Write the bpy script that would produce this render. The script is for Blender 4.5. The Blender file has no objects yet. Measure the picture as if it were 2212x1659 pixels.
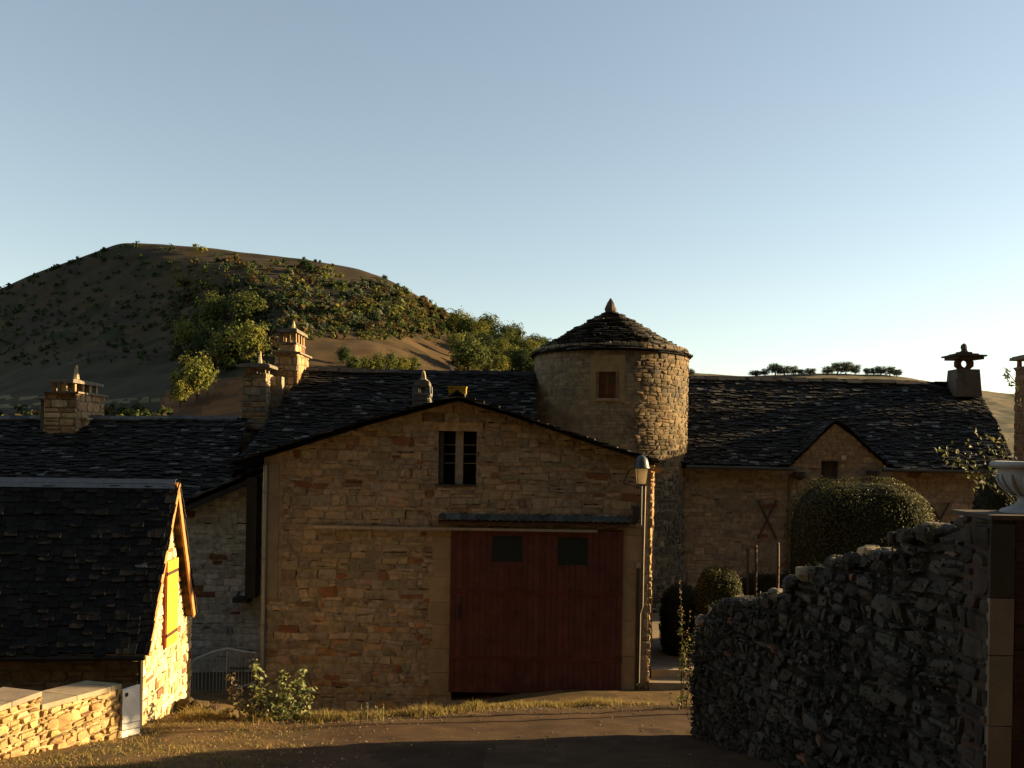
import bpy, math, random
from mathutils import Vector, noise
from mathutils.geometry import tessellate_polygon

R = math.radians
SC = bpy.context.scene
COL = SC.collection

# ------------------------------------------------------------------ camera
F, CX, HY, ROLL = 1900.0, 1106.0, 960.0, -0.016      # measured on a 2212 x 1659 view of the photo
cam = bpy.data.cameras.new('camera')
cam.sensor_width = 36.0
cam.lens = F / 2212 * 36
cam.shift_y = (HY - 829.5) / 2212
cam.clip_end = 6000
camo = bpy.data.objects.new('camera', cam)
camo.location = (0, 0, 0)
camo.rotation_euler = (R(90), ROLL, 0)
COL.objects.link(camo)
SC.camera = camo

# ------------------------------------------------------------------ light
SUN_AZ, SUN_EL = R(13.0), R(13.0)       # azimuth measured from +X towards +Y
SDIR = Vector((math.cos(SUN_AZ) * math.cos(SUN_EL), math.sin(SUN_AZ) * math.cos(SUN_EL), math.sin(SUN_EL)))
w = bpy.data.worlds.new('World')
SC.world = w
w.use_nodes = True
nt = w.node_tree
sky = nt.nodes.new('ShaderNodeTexSky')
sky.sky_type = 'NISHITA'
sky.sun_disc = False
sky.sun_elevation = SUN_EL
sky.sun_rotation = R(90) - SUN_AZ
sky.altitude = 400
sky.air_density = 1.0
sky.dust_density = 0.35
sky.ozone_density = 0.8
hs = nt.nodes.new('ShaderNodeHueSaturation')
hs.inputs['Saturation'].default_value = 0.86
gm = nt.nodes.new('ShaderNodeGamma')
gm.inputs[1].default_value = 0.86
nt.links.new(sky.outputs[0], hs.inputs['Color'])
nt.links.new(hs.outputs[0], gm.inputs[0])
tn = nt.nodes.new('ShaderNodeMix')
tn.data_type = 'RGBA'
tn.blend_type = 'MULTIPLY'
tn.inputs[0].default_value = 1
tn.inputs[7].default_value = (1.0, 0.98, 0.92, 1)
nt.links.new(gm.outputs[0], tn.inputs[6])
nt.links.new(tn.outputs[2], nt.nodes['Background'].inputs[0])
nt.nodes['Background'].inputs[1].default_value = 0.066
sl = bpy.data.lights.new('sun', 'SUN')
sl.energy = 5.0
sl.angle = R(0.5)
sl.color = (1.0, 0.72, 0.36)
so = bpy.data.objects.new('sun', sl)
so.rotation_euler = SDIR.to_track_quat('Z', 'Y').to_euler()
so.location = (30, 10, 20)
COL.objects.link(so)
SC.view_settings.view_transform = 'Standard'
SC.view_settings.look = 'None'
SC.view_settings.exposure = 2.0
SC.cycles.max_bounces = 6

# ------------------------------------------------------------------ helpers
CB, SB = math.cos(ROLL), math.sin(ROLL)


def ray(px, py):
    xc, yc = px - CX, HY - py
    return (xc * CB + yc * SB) / F, (-xc * SB + yc * CB) / F


def P(px, py, Y):
    m, n = ray(px, py)
    return Vector((m * Y, Y, n * Y))


def wloc(o):
    v = Vector((0, 0, 0))
    while o is not None:
        v = v + Vector(o.location)
        o = o.parent
    return v


class MB:
    def __init__(s):
        s.v, s.f, s.c = [], [], []

    def add(s, vs, fs, col):
        b = len(s.v)
        s.v.extend([tuple(p) for p in vs])
        for q in fs:
            s.f.append([b + i for i in q])
            s.c.append(col)

    def poly(s, vs, col):
        s.add(vs, [list(range(len(vs)))], col)

    def box(s, a, b, col):
        x0, y0, z0 = a
        x1, y1, z1 = b
        s.hexa([(x0, y0, z0), (x1, y0, z0), (x1, y1, z0), (x0, y1, z0), (x0, y0, z1), (x1, y0, z1), (x1, y1, z1), (x0, y1, z1)], col)

    def hexa(s, p, col):
        s.add(p, [(0, 3, 2, 1), (4, 5, 6, 7), (0, 1, 5, 4), (1, 2, 6, 5), (2, 3, 7, 6), (3, 0, 4, 7)], col)

    def fbox(s, f, u0, u1, v0, v1, d0, d1, col):
        s.hexa([f(u0, v0, d1), f(u1, v0, d1), f(u1, v0, d0), f(u0, v0, d0), f(u0, v1, d1), f(u1, v1, d1), f(u1, v1, d0), f(u0, v1, d0)], col)

    def tube(s, pts, r, n, col, caps=True):
        pts = [Vector(p) for p in pts]
        rs = r if isinstance(r, (list, tuple)) else [r] * len(pts)
        vs, fs = [], []
        for i, p in enumerate(pts):
            t = (pts[min(i + 1, len(pts) - 1)] - pts[max(i - 1, 0)]).normalized()
            a = t.cross(Vector((0.31, 0.87, 0.38)) if abs(t.z) > .5 else Vector((0, 0, 1))).normalized()
            bb = t.cross(a)
            for k in range(n):
                an = 2 * math.pi * k / n
                vs.append(p + (a * math.cos(an) + bb * math.sin(an)) * rs[i])
        for i in range(len(pts) - 1):
            for k in range(n):
                k2 = (k + 1) % n
                fs.append((i * n + k, i * n + k2, (i + 1) * n + k2, (i + 1) * n + k))
        if caps:
            fs.append(tuple(range(n))[::-1])
            fs.append(tuple((len(pts) - 1) * n + k for k in range(n)))
        s.add(vs, fs, col)

    def lathe(s, c, prof, n, col, sq=0.0, rot=0.0, jit=0.0, rnd=None):
        vs, fs = [], []
        for r, z in prof:
            for k in range(n):
                an = rot + 2 * math.pi * k / n
                rr = r * (1 + (rnd.uniform(-jit, jit) if rnd else 0))
                vs.append((c[0] + rr * math.cos(an), c[1] + rr * math.sin(an), c[2] + z))
        for i in range(len(prof) - 1):
            for k in range(n):
                k2 = (k + 1) % n
                fs.append((i * n + k, i * n + k2, (i + 1) * n + k2, (i + 1) * n + k))
        fs.append(tuple(range(n))[::-1])
        fs.append(tuple((len(prof) - 1) * n + k for k in range(n)))
        s.add(vs, fs, col)

    def rock(s, c, rx, ry, rz, rnd, col):
        n, m = 7, 5
        vs, fs = [], []
        off = Vector((rnd.random() * 50, rnd.random() * 50, 0))
        for i in range(m):
            th = math.pi * (i + .5) / m
            for k in range(n):
                an = 2 * math.pi * k / n
                d = Vector((math.sin(th) * math.cos(an), math.sin(th) * math.sin(an), -math.cos(th)))
                q = 1 + .35 * noise.noise(d * 1.4 + off)
                d = Vector([math.copysign(abs(x) ** .65, x) for x in d])
                vs.append((c[0] + d.x * rx * q, c[1] + d.y * ry * q, c[2] + d.z * rz * q))
        for i in range(m - 1):
            for k in range(n):
                k2 = (k + 1) % n
                fs.append((i * n + k, i * n + k2, (i + 1) * n + k2, (i + 1) * n + k))
        fs.append(tuple(range(n))[::-1])
        fs.append(tuple((m - 1) * n + k for k in range(n)))
        s.add(vs, fs, col)

    def leaf(s, p, nrm, size, asp, rnd, col, fold=0.0):
        n = Vector(nrm)
        if n.length < 1e-6:
            n = Vector((0, 0, 1))
        n.normalize()
        a = n.cross(Vector((rnd.gauss(0, 1), rnd.gauss(0, 1), rnd.gauss(0, 1))))
        if a.length < 1e-4:
            a = n.cross(Vector((1, .3, .2)))
        a.normalize()
        b = n.cross(a)
        p = Vector(p)
        h = size * .5
        s.add([p - a * h, p - b * h * asp + n * fold * h, p + a * h, p + b * h * asp + n * fold * h], [(0, 1, 2, 3)], col)

    def build(s, name, mat, parent=None, smooth=False, loc=None):
        me = bpy.data.meshes.new(name)
        if parent is not None:
            off = wloc(parent)
        else:
            if loc is None:
                n = len(s.v)
                loc = (sum(p[0] for p in s.v) / n, sum(p[1] for p in s.v) / n, min(p[2] for p in s.v))
            off = Vector(loc)
        me.from_pydata([(p[0] - off.x, p[1] - off.y, p[2] - off.z) for p in s.v], [], s.f)
        at = me.attributes.new('tint', 'FLOAT_COLOR', 'FACE')
        flat = []
        for c in s.c:
            flat += [c[0], c[1], c[2], 1.0]
        at.data.foreach_set('color', flat)
        me.materials.append(mat)
        if smooth:
            me.polygons.foreach_set('use_smooth', [True] * len(me.polygons))
        me.update()
        o = bpy.data.objects.new(name, me)
        COL.objects.link(o)
        if parent is not None:
            o.parent = parent
        else:
            o.location = off
        return o


def tag(o, label=None, cat=None, group=None, kind=None):
    if label:
        o['label'] = label
    if cat:
        o['category'] = cat
    if group:
        o['group'] = group
    if kind:
        o['kind'] = kind
    return o


def thing(name, loc, label, cat, group=None):
    o = bpy.data.objects.new(name, None)
    o.empty_display_size = .3
    o.location = loc
    COL.objects.link(o)
    return tag(o, label, cat, group)


def vary(c, rnd, a=.15, hue=.05):
    k = 1 + rnd.uniform(-a, a)
    return tuple(max(.002, x * k * (1 + rnd.uniform(-hue, hue))) for x in c)


# ------------------------------------------------------------------ materials (all take a per-face albedo called tint)
def mat(name, rough=.9, ns=6.0, na=.25, bump=.3, bs=30.0, spec=.2, transl=0.0, metal=0.0, patch=None, pscale=1.2):
    m = bpy.data.materials.new(name)
    m.use_nodes = True
    t = m.node_tree
    b = t.nodes['Principled BSDF']
    b.inputs['Roughness'].default_value = rough
    b.inputs['Specular IOR Level'].default_value = spec
    b.inputs['Metallic'].default_value = metal
    at = t.nodes.new('ShaderNodeAttribute')
    at.attribute_name = 'tint'
    tc = t.nodes.new('ShaderNodeTexCoord')
    n1 = t.nodes.new('ShaderNodeTexNoise')
    n1.inputs['Scale'].default_value = ns
    n1.inputs['Detail'].default_value = 8
    n1.inputs['Roughness'].default_value = .65
    t.links.new(tc.outputs['Object'], n1.inputs['Vector'])
    mr = t.nodes.new('ShaderNodeMapRange')
    mr.inputs[1].default_value = .3
    mr.inputs[2].default_value = .7
    mr.inputs[3].default_value = 1 - na
    mr.inputs[4].default_value = 1 + na
    t.links.new(n1.outputs[0], mr.inputs[0])
    mx = t.nodes.new('ShaderNodeMix')
    mx.data_type = 'RGBA'
    mx.blend_type = 'MULTIPLY'
    mx.inputs[0].default_value = 1
    t.links.new(at.outputs['Color'], mx.inputs[6])
    cc = t.nodes.new('ShaderNodeCombineColor')
    for i in range(3):
        t.links.new(mr.outputs[0], cc.inputs[i])
    t.links.new(cc.outputs[0], mx.inputs[7])
    out = mx.outputs[2]
    if patch:
        n3 = t.nodes.new('ShaderNodeTexNoise')
        n3.inputs['Scale'].default_value = pscale
        n3.inputs['Detail'].default_value = 6
        n3.inputs['Roughness'].default_value = .7
        t.links.new(tc.outputs['Object'], n3.inputs['Vector'])
        m3 = t.nodes.new('ShaderNodeMapRange')
        m3.inputs[1].default_value = patch[3]
        m3.inputs[2].default_value = patch[3] + .12
        m3.inputs[3].default_value = 0
        m3.inputs[4].default_value = patch[4]
        t.links.new(n3.outputs[0], m3.inputs[0])
        mx2 = t.nodes.new('ShaderNodeMix')
        mx2.data_type = 'RGBA'
        t.links.new(m3.outputs[0], mx2.inputs[0])
        t.links.new(out, mx2.inputs[6])
        mx2.inputs[7].default_value = (patch[0], patch[1], patch[2], 1)
        out = mx2.outputs[2]
    t.links.new(out, b.inputs['Base Color'])
    if bump:
        n2 = t.nodes.new('ShaderNodeTexNoise')
        n2.inputs['Scale'].default_value = bs
        n2.inputs['Detail'].default_value = 6
        t.links.new(tc.outputs['Object'], n2.inputs['Vector'])
        bp = t.nodes.new('ShaderNodeBump')
        bp.inputs['Strength'].default_value = bump
        bp.inputs['Distance'].default_value = .02
        t.links.new(n2.outputs[0], bp.inputs['Height'])
        t.links.new(bp.outputs[0], b.inputs['Normal'])
    if transl:
        tr = t.nodes.new('ShaderNodeBsdfTranslucent')
        t.links.new(out, tr.inputs['Color'])
        ms = t.nodes.new('ShaderNodeMixShader')
        ms.inputs[0].default_value = transl
        t.links.new(b.outputs[0], ms.inputs[1])
        t.links.new(tr.outputs[0], ms.inputs[2])
        t.links.new(ms.outputs[0], t.nodes['Material Output'].inputs[0])
    return m


M = {}
M['stone'] = mat('rubble_stone', .92, 7, .42, .6, 45, .1, patch=(.16, .12, .08, .58, .45), pscale=.8)
M['grey_stone'] = mat('weathered_stone', .92, 4, .35, .5, 40, .1, patch=(.07, .065, .055, .5, .6), pscale=1.1)
M['lauze'] = mat('lauze_slab', .85, 7, .4, .35, 30, .18, patch=(.06, .06, .056, .64, .6), pscale=9)
M['slate'] = mat('dark_slate', .8, 8, .3, .2, 40, .12)
M['render'] = mat('old_render', .93, 3, .22, .35, 60, .1, patch=(.12, .09, .06, .6, .5), pscale=2)
M['paint'] = mat('worn_paint', .65, 4, .35, .15, 60, .2, patch=(.05, .035, .028, .6, .5), pscale=2.2)
M['yellow'] = mat('yellow_paint', .6, 5, .12, .1, 60, .3)
M['wood'] = mat('old_wood', .8, 9, .3, .3, 50, .2)
M['metal'] = mat('dull_metal', .45, 12, .2, .1, 60, .4, metal=.35)
M['iron'] = mat('rusty_iron', .75, 14, .35, .2, 60, .3)
M['glass'] = mat('dark_glass', .08, 3, .1, 0, 10, .6)
M['ground'] = mat('worn_asphalt_and_earth', .95, 2.2, .3, .6, 55, .12, patch=(.09, .056, .028, .60, .4), pscale=1.7)
M['hill'] = mat('dry_hillside', .97, .09, .3, .8, .6, .05)
M['leaf'] = mat('leaf', .6, 3, .2, 0, 10, .25, transl=.4)
M['far_leaf'] = mat('distant_leaf', .8, .3, .3, 0, 10, .05, transl=.3)
M['core'] = mat('dark_hull', .95, 6, .4, 0, 10, .05)
M['bark'] = mat('bark', .9, 10, .3, .4, 30, .1)
M['straw'] = mat('dry_grass', .8, 4, .2, 0, 10, .1, transl=.4)

SUNNY = [(.32, .21, .105), (.29, .19, .10), (.34, .225, .12), (.26, .17, .09), (.37, .26, .145), (.22, .13, .062), (.30, .215, .13)]  # lighter copy of OCHRE for sunlit stone, sunlight put into the colour
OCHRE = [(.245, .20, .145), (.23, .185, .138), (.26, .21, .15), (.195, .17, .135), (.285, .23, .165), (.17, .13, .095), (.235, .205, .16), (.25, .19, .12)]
RED = [(.17, .085, .05), (.19, .10, .058), (.15, .072, .045)]
GREY = [(.20, .175, .13), (.17, .15, .115), (.23, .195, .14), (.15, .13, .10)]
DARK = [(.07, .064, .055), (.09, .08, .066), (.055, .052, .046), (.11, .097, .078)]
LAUZE = [(.015, .0135, .0115), (.011, .0102, .009), (.020, .0175, .0145), (.008, .0077, .007), (.028, .0235, .019)]


# ------------------------------------------------------------------ masonry
def clip_poly(p, a, b, c):
    out = []
    for i in range(len(p)):
        q, r = p[i], p[(i + 1) % len(p)]
        dq, dr = a * q[0] + b * q[1] - c, a * r[0] + b * r[1] - c
        if dq <= 0:
            out.append(q)
        if dq * dr < 0:
            t = dq / (dq - dr)
            out.append((q[0] + (r[0] - q[0]) * t, q[1] + (r[1] - q[1]) * t))
    return out


def area(p):
    return abs(sum(p[i][0] * p[(i + 1) % len(p)][1] - p[(i + 1) % len(p)][0] * p[i][1] for i in range(len(p)))) / 2


def half_planes(outline):
    # outline counter-clockwise, convex
    hp = []
    for i in range(len(outline)):
        a, b = outline[i], outline[(i + 1) % len(outline)]
        nx, ny = b[1] - a[1], -(b[0] - a[0])
        hp.append((nx, ny, nx * a[0] + ny * a[1]))
    return hp


def stones(mb, f, u0, u1, v0, v1, hr, wr, pal, relief, rnd, hp=(), holes=(), joint=.012, wav=.03, redp=.05, cut=.3, split=.25, palf=None, relf=None, keep=None, gap=0.0, gap_shade=(.022, .014, .009)):
    rows = [v0]
    while rows[-1] < v1:
        rows.append(rows[-1] + rnd.uniform(*hr))
    sd = rnd.random() * 100

    def bound(k, u):
        return rows[k] + wav * (noise.noise(Vector((u * 1.1, k * 3.7, sd))) + .7 * noise.noise(Vector((u * 3.3, k * 5.1, sd))))
    for k in range(len(rows) - 1):
        u = u0 - rnd.uniform(0, wr[1])
        sl = rnd.uniform(-.02, .02)
        while u < u1:
            wd = rnd.uniform(*wr) * (1.25 if rnd.random() < .15 else 1)
            ue = u + wd
            sr = rnd.uniform(-.03, .03)
            lo, hi = (0., 1.), (0., 1.)
            parts = [(0., 1.)]
            if rnd.random() < split and rows[k + 1] - rows[k] > .13:
                q = rnd.uniform(.35, .65)
                parts = [(0., q), (q, 1.)]
            for q0, q1 in parts:
                def pt(t, q):
                    uu = u + (ue - u) * t
                    b0, b1 = bound(k, uu), bound(k + 1, uu)
                    return (uu + (sl * (1 - t) + sr * t) * (q - .5) * 2, b0 + (b1 - b0) * q)
                c4 = [pt(0, q0), pt(1, q0), pt(1, q1), pt(0, q1)]
                hh = (rows[k + 1] - rows[k]) * (q1 - q0)
                poly = []
                mn = min(wd, hh)
                for i in range(4):
                    a, b, c = c4[i - 1], c4[i], c4[(i + 1) % 4]
                    for o in (a, c):
                        L = math.hypot(o[0] - b[0], o[1] - b[1]) or 1
                        ct = rnd.uniform(.08, cut) * mn
                        poly.append((b[0] + (o[0] - b[0]) / L * ct, b[1] + (o[1] - b[1]) / L * ct))
                cx = sum(p[0] for p in poly) / 8
                cy = sum(p[1] for p in poly) / 8
                jl = joint * rnd.uniform(.5, 1.7)
                poly = [(cx + (p[0] - cx) * max(.3, 1 - 2 * jl / wd) + rnd.uniform(-.008, .008), cy + (p[1] - cy) * max(.3, 1 - 2 * jl / hh) + rnd.uniform(-.006, .006)) for p in poly]
                for a, b, c in hp:
                    if poly:
                        poly = clip_poly(poly, a, b, c)
                for (a0, a1, b0, b1) in holes:
                    if not poly:
                        break
                    us, vs = [p[0] for p in poly], [p[1] for p in poly]
                    if max(us) > a0 and min(us) < a1 and max(vs) > b0 and min(vs) < b1:
                        cand = [clip_poly(poly, 1, 0, a0), clip_poly(poly, -1, 0, -a1), clip_poly(poly, 0, 1, b0), clip_poly(poly, 0, -1, -b1)]
                        poly = max(cand, key=lambda p: area(p) if len(p) > 2 else 0)
                if len(poly) < 3 or area(poly) < .002:
                    continue
                cx = sum(p[0] for p in poly) / len(poly)
                cy = sum(p[1] for p in poly) / len(poly)
                if keep and not keep(cx, cy):
                    continue
                pl = palf(cx, cy) if palf else pal
                base = rnd.choice(RED) if rnd.random() < redp else rnd.choice(pl)
                col = vary(base, rnd, .16, .04)
                rl = relief * (relf(cx, cy) if relf else 1)
                d = rl * rnd.uniform(.25, 1.1)
                sx, sy = rnd.uniform(-.35, .35) * rl, rnd.uniform(-.35, .35) * rl
                inn = []
                ksh = 1 - min(.35, .018 / math.sqrt(area(poly)))
                for p in poly:
                    uu, vv = cx + (p[0] - cx) * ksh, cy + (p[1] - cy) * ksh
                    inn.append(f(uu, vv, d + sx * (p[0] - cx) / wd * 2 + sy * (p[1] - cy) / hh * 2))
                n = len(poly)
                top = f(cx, cy, d + rl * rnd.uniform(.05, .4))
                outv = [f(p[0], p[1], -.012) for p in poly]
                fs = [(i, (i + 1) % n, n + (i + 1) % n, n + i) for i in range(n)] + [(n + i, n + (i + 1) % n, 2 * n) for i in range(n)]
                mb.add(outv + inn + [top], fs, col)
                if gap and rnd.random() < gap:  # shade of open joints painted as dark strips over the stones
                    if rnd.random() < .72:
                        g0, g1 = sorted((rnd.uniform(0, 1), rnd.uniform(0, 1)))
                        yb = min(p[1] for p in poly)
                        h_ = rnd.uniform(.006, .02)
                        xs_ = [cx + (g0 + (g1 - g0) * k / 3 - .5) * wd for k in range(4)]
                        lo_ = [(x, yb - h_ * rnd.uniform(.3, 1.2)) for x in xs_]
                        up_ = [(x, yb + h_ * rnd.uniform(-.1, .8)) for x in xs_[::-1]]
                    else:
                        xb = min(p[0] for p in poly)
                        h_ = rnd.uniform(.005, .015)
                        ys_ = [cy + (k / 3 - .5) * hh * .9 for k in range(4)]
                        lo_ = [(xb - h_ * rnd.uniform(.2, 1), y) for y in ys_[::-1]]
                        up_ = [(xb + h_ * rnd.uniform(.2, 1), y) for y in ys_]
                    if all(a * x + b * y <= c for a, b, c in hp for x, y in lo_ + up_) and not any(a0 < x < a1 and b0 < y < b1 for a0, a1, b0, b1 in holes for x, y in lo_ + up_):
                        mb.poly([f(x, y, relief * 1.25) for x, y in lo_ + up_], gap_shade)
            u, sl = ue, sr


def planar(O, U, N):
    O, U, N = Vector(O), Vector(U).normalized(), Vector(N).normalized()

    def f(u, v, d):
        return (O.x + u * U.x + d * N.x, O.y + u * U.y + d * N.y, v)
    return f


def body(mb, f, outline, holes, depth, col, reveal=.3, hole_col=None):
    """plastered core of a wall: front face with openings, returns, sides and back"""
    loops = [[Vector((p[0], p[1], 0)) for p in outline]]
    for a0, a1, b0, b1 in holes:
        loops.append([Vector((a0, b0, 0)), Vector((a0, b1, 0)), Vector((a1, b1, 0)), Vector((a1, b0, 0))])
    pts = [p for l in loops for p in l]
    tri = tessellate_polygon(loops)
    vs = [f(p.x, p.y, 0) for p in pts]
    fs = []
    for a, b, c in tri:
        A, B, Cc = pts[a], pts[b], pts[c]
        cr = (B.x - A.x) * (Cc.y - A.y) - (B.y - A.y) * (Cc.x - A.x)
        fs.append((a, b, c) if cr > 0 else (a, c, b))
    mb.add(vs, fs, col)
    n = len(outline)
    for i in range(n):
        a, b = outline[i], outline[(i + 1) % n]
        mb.poly([f(a[0], a[1], 0), f(a[0], a[1], -depth), f(b[0], b[1], -depth), f(b[0], b[1], 0)], col)
    mb.poly([f(p[0], p[1], -depth) for p in outline][::-1], col)
    for a0, a1, b0, b1 in holes:
        q = [(a0, b0), (a1, b0), (a1, b1), (a0, b1)]
        for i in range(4):
            a, b = q[i], q[(i + 1) % 4]
            mb.poly([f(a[0], a[1], 0), f(b[0], b[1], 0), f(b[0], b[1], -reveal), f(a[0], a[1], -reveal)], col)
        if hole_col:
            mb.poly([f(p[0], p[1], -reveal) for p in q], hole_col)


# ------------------------------------------------------------------ stone slab roofs
def profile(O, U, V, pts):
    """slope: pts are (v, z) from eave to ridge, v measured along horizontal V; u along horizontal U"""
    O, U, V = Vector(O), Vector(U).normalized(), Vector(V).normalized()
    seg = []
    L = 0
    for a, b in zip(pts[:-1], pts[1:]):
        l = math.hypot(b[0] - a[0], b[1] - a[1])
        seg.append((L, l, a, b))
        L += l

    def f(u, s, d):
        for s0, l, a, b in seg:
            if s <= s0 + l or (s0, l, a, b) == seg[-1]:
                t = (s - s0) / l
                tv, tz = (b[0] - a[0]) / l, (b[1] - a[1]) / l
                v, z = a[0] + tv * l * t - tz * d, a[1] + tz * l * t + tv * d
                q = O + U * u + V * v
                return (q.x, q.y, q.z + z)
    return f, L


def lauze(mb, f, L, lim, expo, wr, th, pal, rnd, under=True, ucol=(.012, .011, .010), lich_light=.04, ustep=None, droop=0.0, ut=.1, skip=None):
    n = max(2, int(round(L / expo)))
    e = L / n
    g = f
    if droop:
        def g(u, s, d):
            q = f(u, s, d)
            return (q[0], q[1], q[2] + droop * noise.noise(Vector((u * .35, s * .4, 3.1))))
    if under:
        for i in range(n):
            s0, s1 = i * e, (i + 1) * e
            a0, a1 = lim(s0)
            b0, b1 = lim(s1)
            k = max(1, int((a1 - a0) / (ustep or 1.0)))
            for j in range(k):
                t0, t1 = j / k, (j + 1) / k
                q = [(a0 + (a1 - a0) * t0, s0), (a0 + (a1 - a0) * t1, s0), (b0 + (b1 - b0) * t1, s1), (b0 + (b1 - b0) * t0, s1)]
                if skip and skip((q[0][0] + q[1][0]) / 2, (s0 + s1) / 2):
                    continue
                mb.poly([g(x, y, 0) for x, y in q], ucol)
                mb.poly([g(x, y, -ut) for x, y in q][::-1], ucol)
    for i in range(n):
        s0 = i * e
        a0, a1 = lim(s0)
        u = a0 - rnd.uniform(0, wr[0])
        rowt = th * rnd.uniform(.8, 1.2)
        while u < a1:
            wd = rnd.uniform(*wr)
            ue = min(u + wd, a1 + rnd.uniform(0, .04))
            us = max(u, a0 - rnd.uniform(0, .04))
            if ue - us > .02 * ((ustep or 1) if not skip else 1) and not (skip and skip((us + ue) / 2, s0 + e * .3)):
                t = rowt * rnd.uniform(.6, 1.35)
                js = rnd.uniform(-.28, .2) * e
                j2 = js + rnd.uniform(-.16, .16) * e
                ln = e * 1.9
                top = min(s0 + ln, L + .02)
                dl = t * 1.6 + rnd.uniform(-.3, .5) * th
                dl2 = dl + rnd.uniform(-.35, .35) * th
                du = 0
                gp = .004 * (ustep or 1) if not skip else .004
                sh = rnd.uniform(.0, .12) * wd
                col = vary(rnd.choice(pal), rnd, .25, .05)
                if rnd.random() < lich_light:  # pale slabs for lichen and sky-lit edge streaks, light put into the colour
                    col = vary((.085, .082, .076), rnd, .5, .05)
                mid = us + (ue - us) * rnd.uniform(.3, .7)
                jm = min(js, j2) - rnd.uniform(0, .12) * e
                lo = [(us + gp, s0 + js, dl), (mid, s0 + jm, (dl + dl2) / 2), (ue - gp, s0 + j2, dl2)]
                vs = [g(a, b, c) for a, b, c in lo] + [g(ue - gp, top, du), g(us + gp, top, du)]
                vs += [g(a, b + .006, c + t) for a, b, c in lo] + [g(ue - gp, top, du + t), g(us + gp, top, du + t)]
                mb.add(vs, [(5, 6, 7, 8, 9), (0, 1, 6, 5), (1, 2, 7, 6), (2, 3, 8, 7), (4, 0, 5, 9), (4, 3, 2, 1, 0)], col)
            u = ue if ue > u else u + wd


def ridge_stones(mb, pts, rnd, w=.22, th=.05, pal=LAUZE, ln=(.3, .55)):
    """overlapping cap slabs laid along a ridge line"""
    for a, b in zip(pts[:-1], pts[1:]):
        a, b = Vector(a), Vector(b)
        L = (b - a).length
        t = (b - a).normalized()
        side = t.cross(Vector((0, 0, 1))).normalized()
        s = 0
        while s < L:
            l = rnd.uniform(*ln)
            z = rnd.uniform(-.01, .025)
            for sg in (1, -1):
                ww = w * rnd.uniform(.8, 1.15)
                p0, p1 = a + t * s, a + t * min(L, s + l * 1.04)
                top0, top1 = p0 + Vector((0, 0, .05 + z)), p1 + Vector((0, 0, .05 + z + rnd.uniform(-.01, .01)))
                e0 = p0 + side * ww * sg + Vector((0, 0, -ww * .55 + .04))
                e1 = p1 + side * ww * sg + Vector((0, 0, -ww * .55 + .04 + rnd.uniform(-.012, .012)))
                up = Vector((0, 0, th))
                q = [e0, e1, top1, top0] if sg > 0 else [top0, top1, e1, e0]
                mb.hexa([x for x in q] + [x + up for x in q], vary(rnd.choice(pal), rnd, .3, .05))
            s += l


# ------------------------------------------------------------------ near ground
def smooth(a, b, x):
    t = min(1, max(0, (x - a) / (b - a)))
    return t * t * (3 - 2 * t)


def edge_y(X):
    pts = [(-7, 16.2), (-5.2, 15.9), (-3.4, 15.8), (-2.2, 16.1), (0, 17.5), (2.5, 17.9), (4, 18.2)]
    for (a, b), (c, d) in zip(pts[:-1], pts[1:]):
        if X <= c:
            return b + (d - b) * max(0, (X - a)) / (c - a)
    return 18.2


def gz(X, Y):
    if Y < 14:
        z = -1.65 - .2165 * Y
    elif Y < 18.5:
        z = -4.681 - .152 * (Y - 14)
    else:
        z = -5.365 - .14 * min(Y - 18.5, 1.6)
    z += .016 * max(-12, min(12, X))
    dep = .55 * (1 - smooth(-3.5, 1.6, X)) * smooth(-5.8, -4.6, X)
    z -= dep * smooth(0, 1.5, Y - edge_y(X))
    n = noise.noise(Vector((X * .5, Y * .5, 1.2))) * .05 + noise.noise(Vector((X * 1.9, Y * 1.9, 7.2))) * .018
    return z + n


def ground_hit(px, py):
    m, n = ray(px, py)
    lo = 4.0
    Y = lo
    while Y < 40:
        if n * Y < gz(m * Y, Y):
            break
        Y += .02
    return Vector((m * Y, Y, gz(m * Y, Y)))


def axis(lo, hi, flo, fhi, fine, coarse):
    out = []
    x = lo
    while x < hi:
        out.append(x)
        x += fine if flo <= x < fhi else coarse
    out.append(hi)
    return out


rg = random.Random(11)
g = MB()
xs = axis(-70, 70, -9, 6, .14, 2.0)
ys = axis(-20, 60, 7, 20, .14, 2.0)
vid = {}
vs = []
for j, y in enumerate(ys):
    for i, x in enumerate(xs):
        vs.append((x, y, gz(x, y) if y > 0 else -1.65 + .016 * max(-12, min(12, x))))
fs, cs = [], []
nx = len(xs)
for j in range(len(ys) - 1):
    for i in range(nx - 1):
        x, y = (xs[i] + xs[i + 1]) / 2, (ys[j] + ys[j + 1]) / 2
        nn = noise.noise(Vector((x * .8, y * .8, 5)))
        # worn asphalt on the lane, earth and dry grass at the left and along its far edge
        verge = max(1 - smooth(-4.6, -2.6, x + .9 * nn), smooth(-.9, .1, y - edge_y(x) + .5 * nn))
        a = (.060, .035, .018)
        b = (.105, .064, .026) if nn > -.15 else (.07, .048, .021)
        n6 = noise.noise(Vector((x * .35 + 3, y * .9, 8)))
        a = tuple(v * (1 + .3 * n6 + .25 * noise.noise(Vector((x * 2.3, y * 2.3, 3)))) for v in a)
        if noise.noise(Vector((x * .45, y * .5, 21))) > .27:
            a = tuple(v * .62 for v in a)
        fs.append((j * nx + i, j * nx + i + 1, (j + 1) * nx + i + 1, (j + 1) * nx + i))
        cs.append(tuple(a[k] * (1 - verge) + b[k] * verge for k in range(3)))
g.v, g.f, g.c = vs, fs, cs
tag(g.build('ground', M['ground'], smooth=True, loc=(0, 0, 0)), kind='structure')

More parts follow.
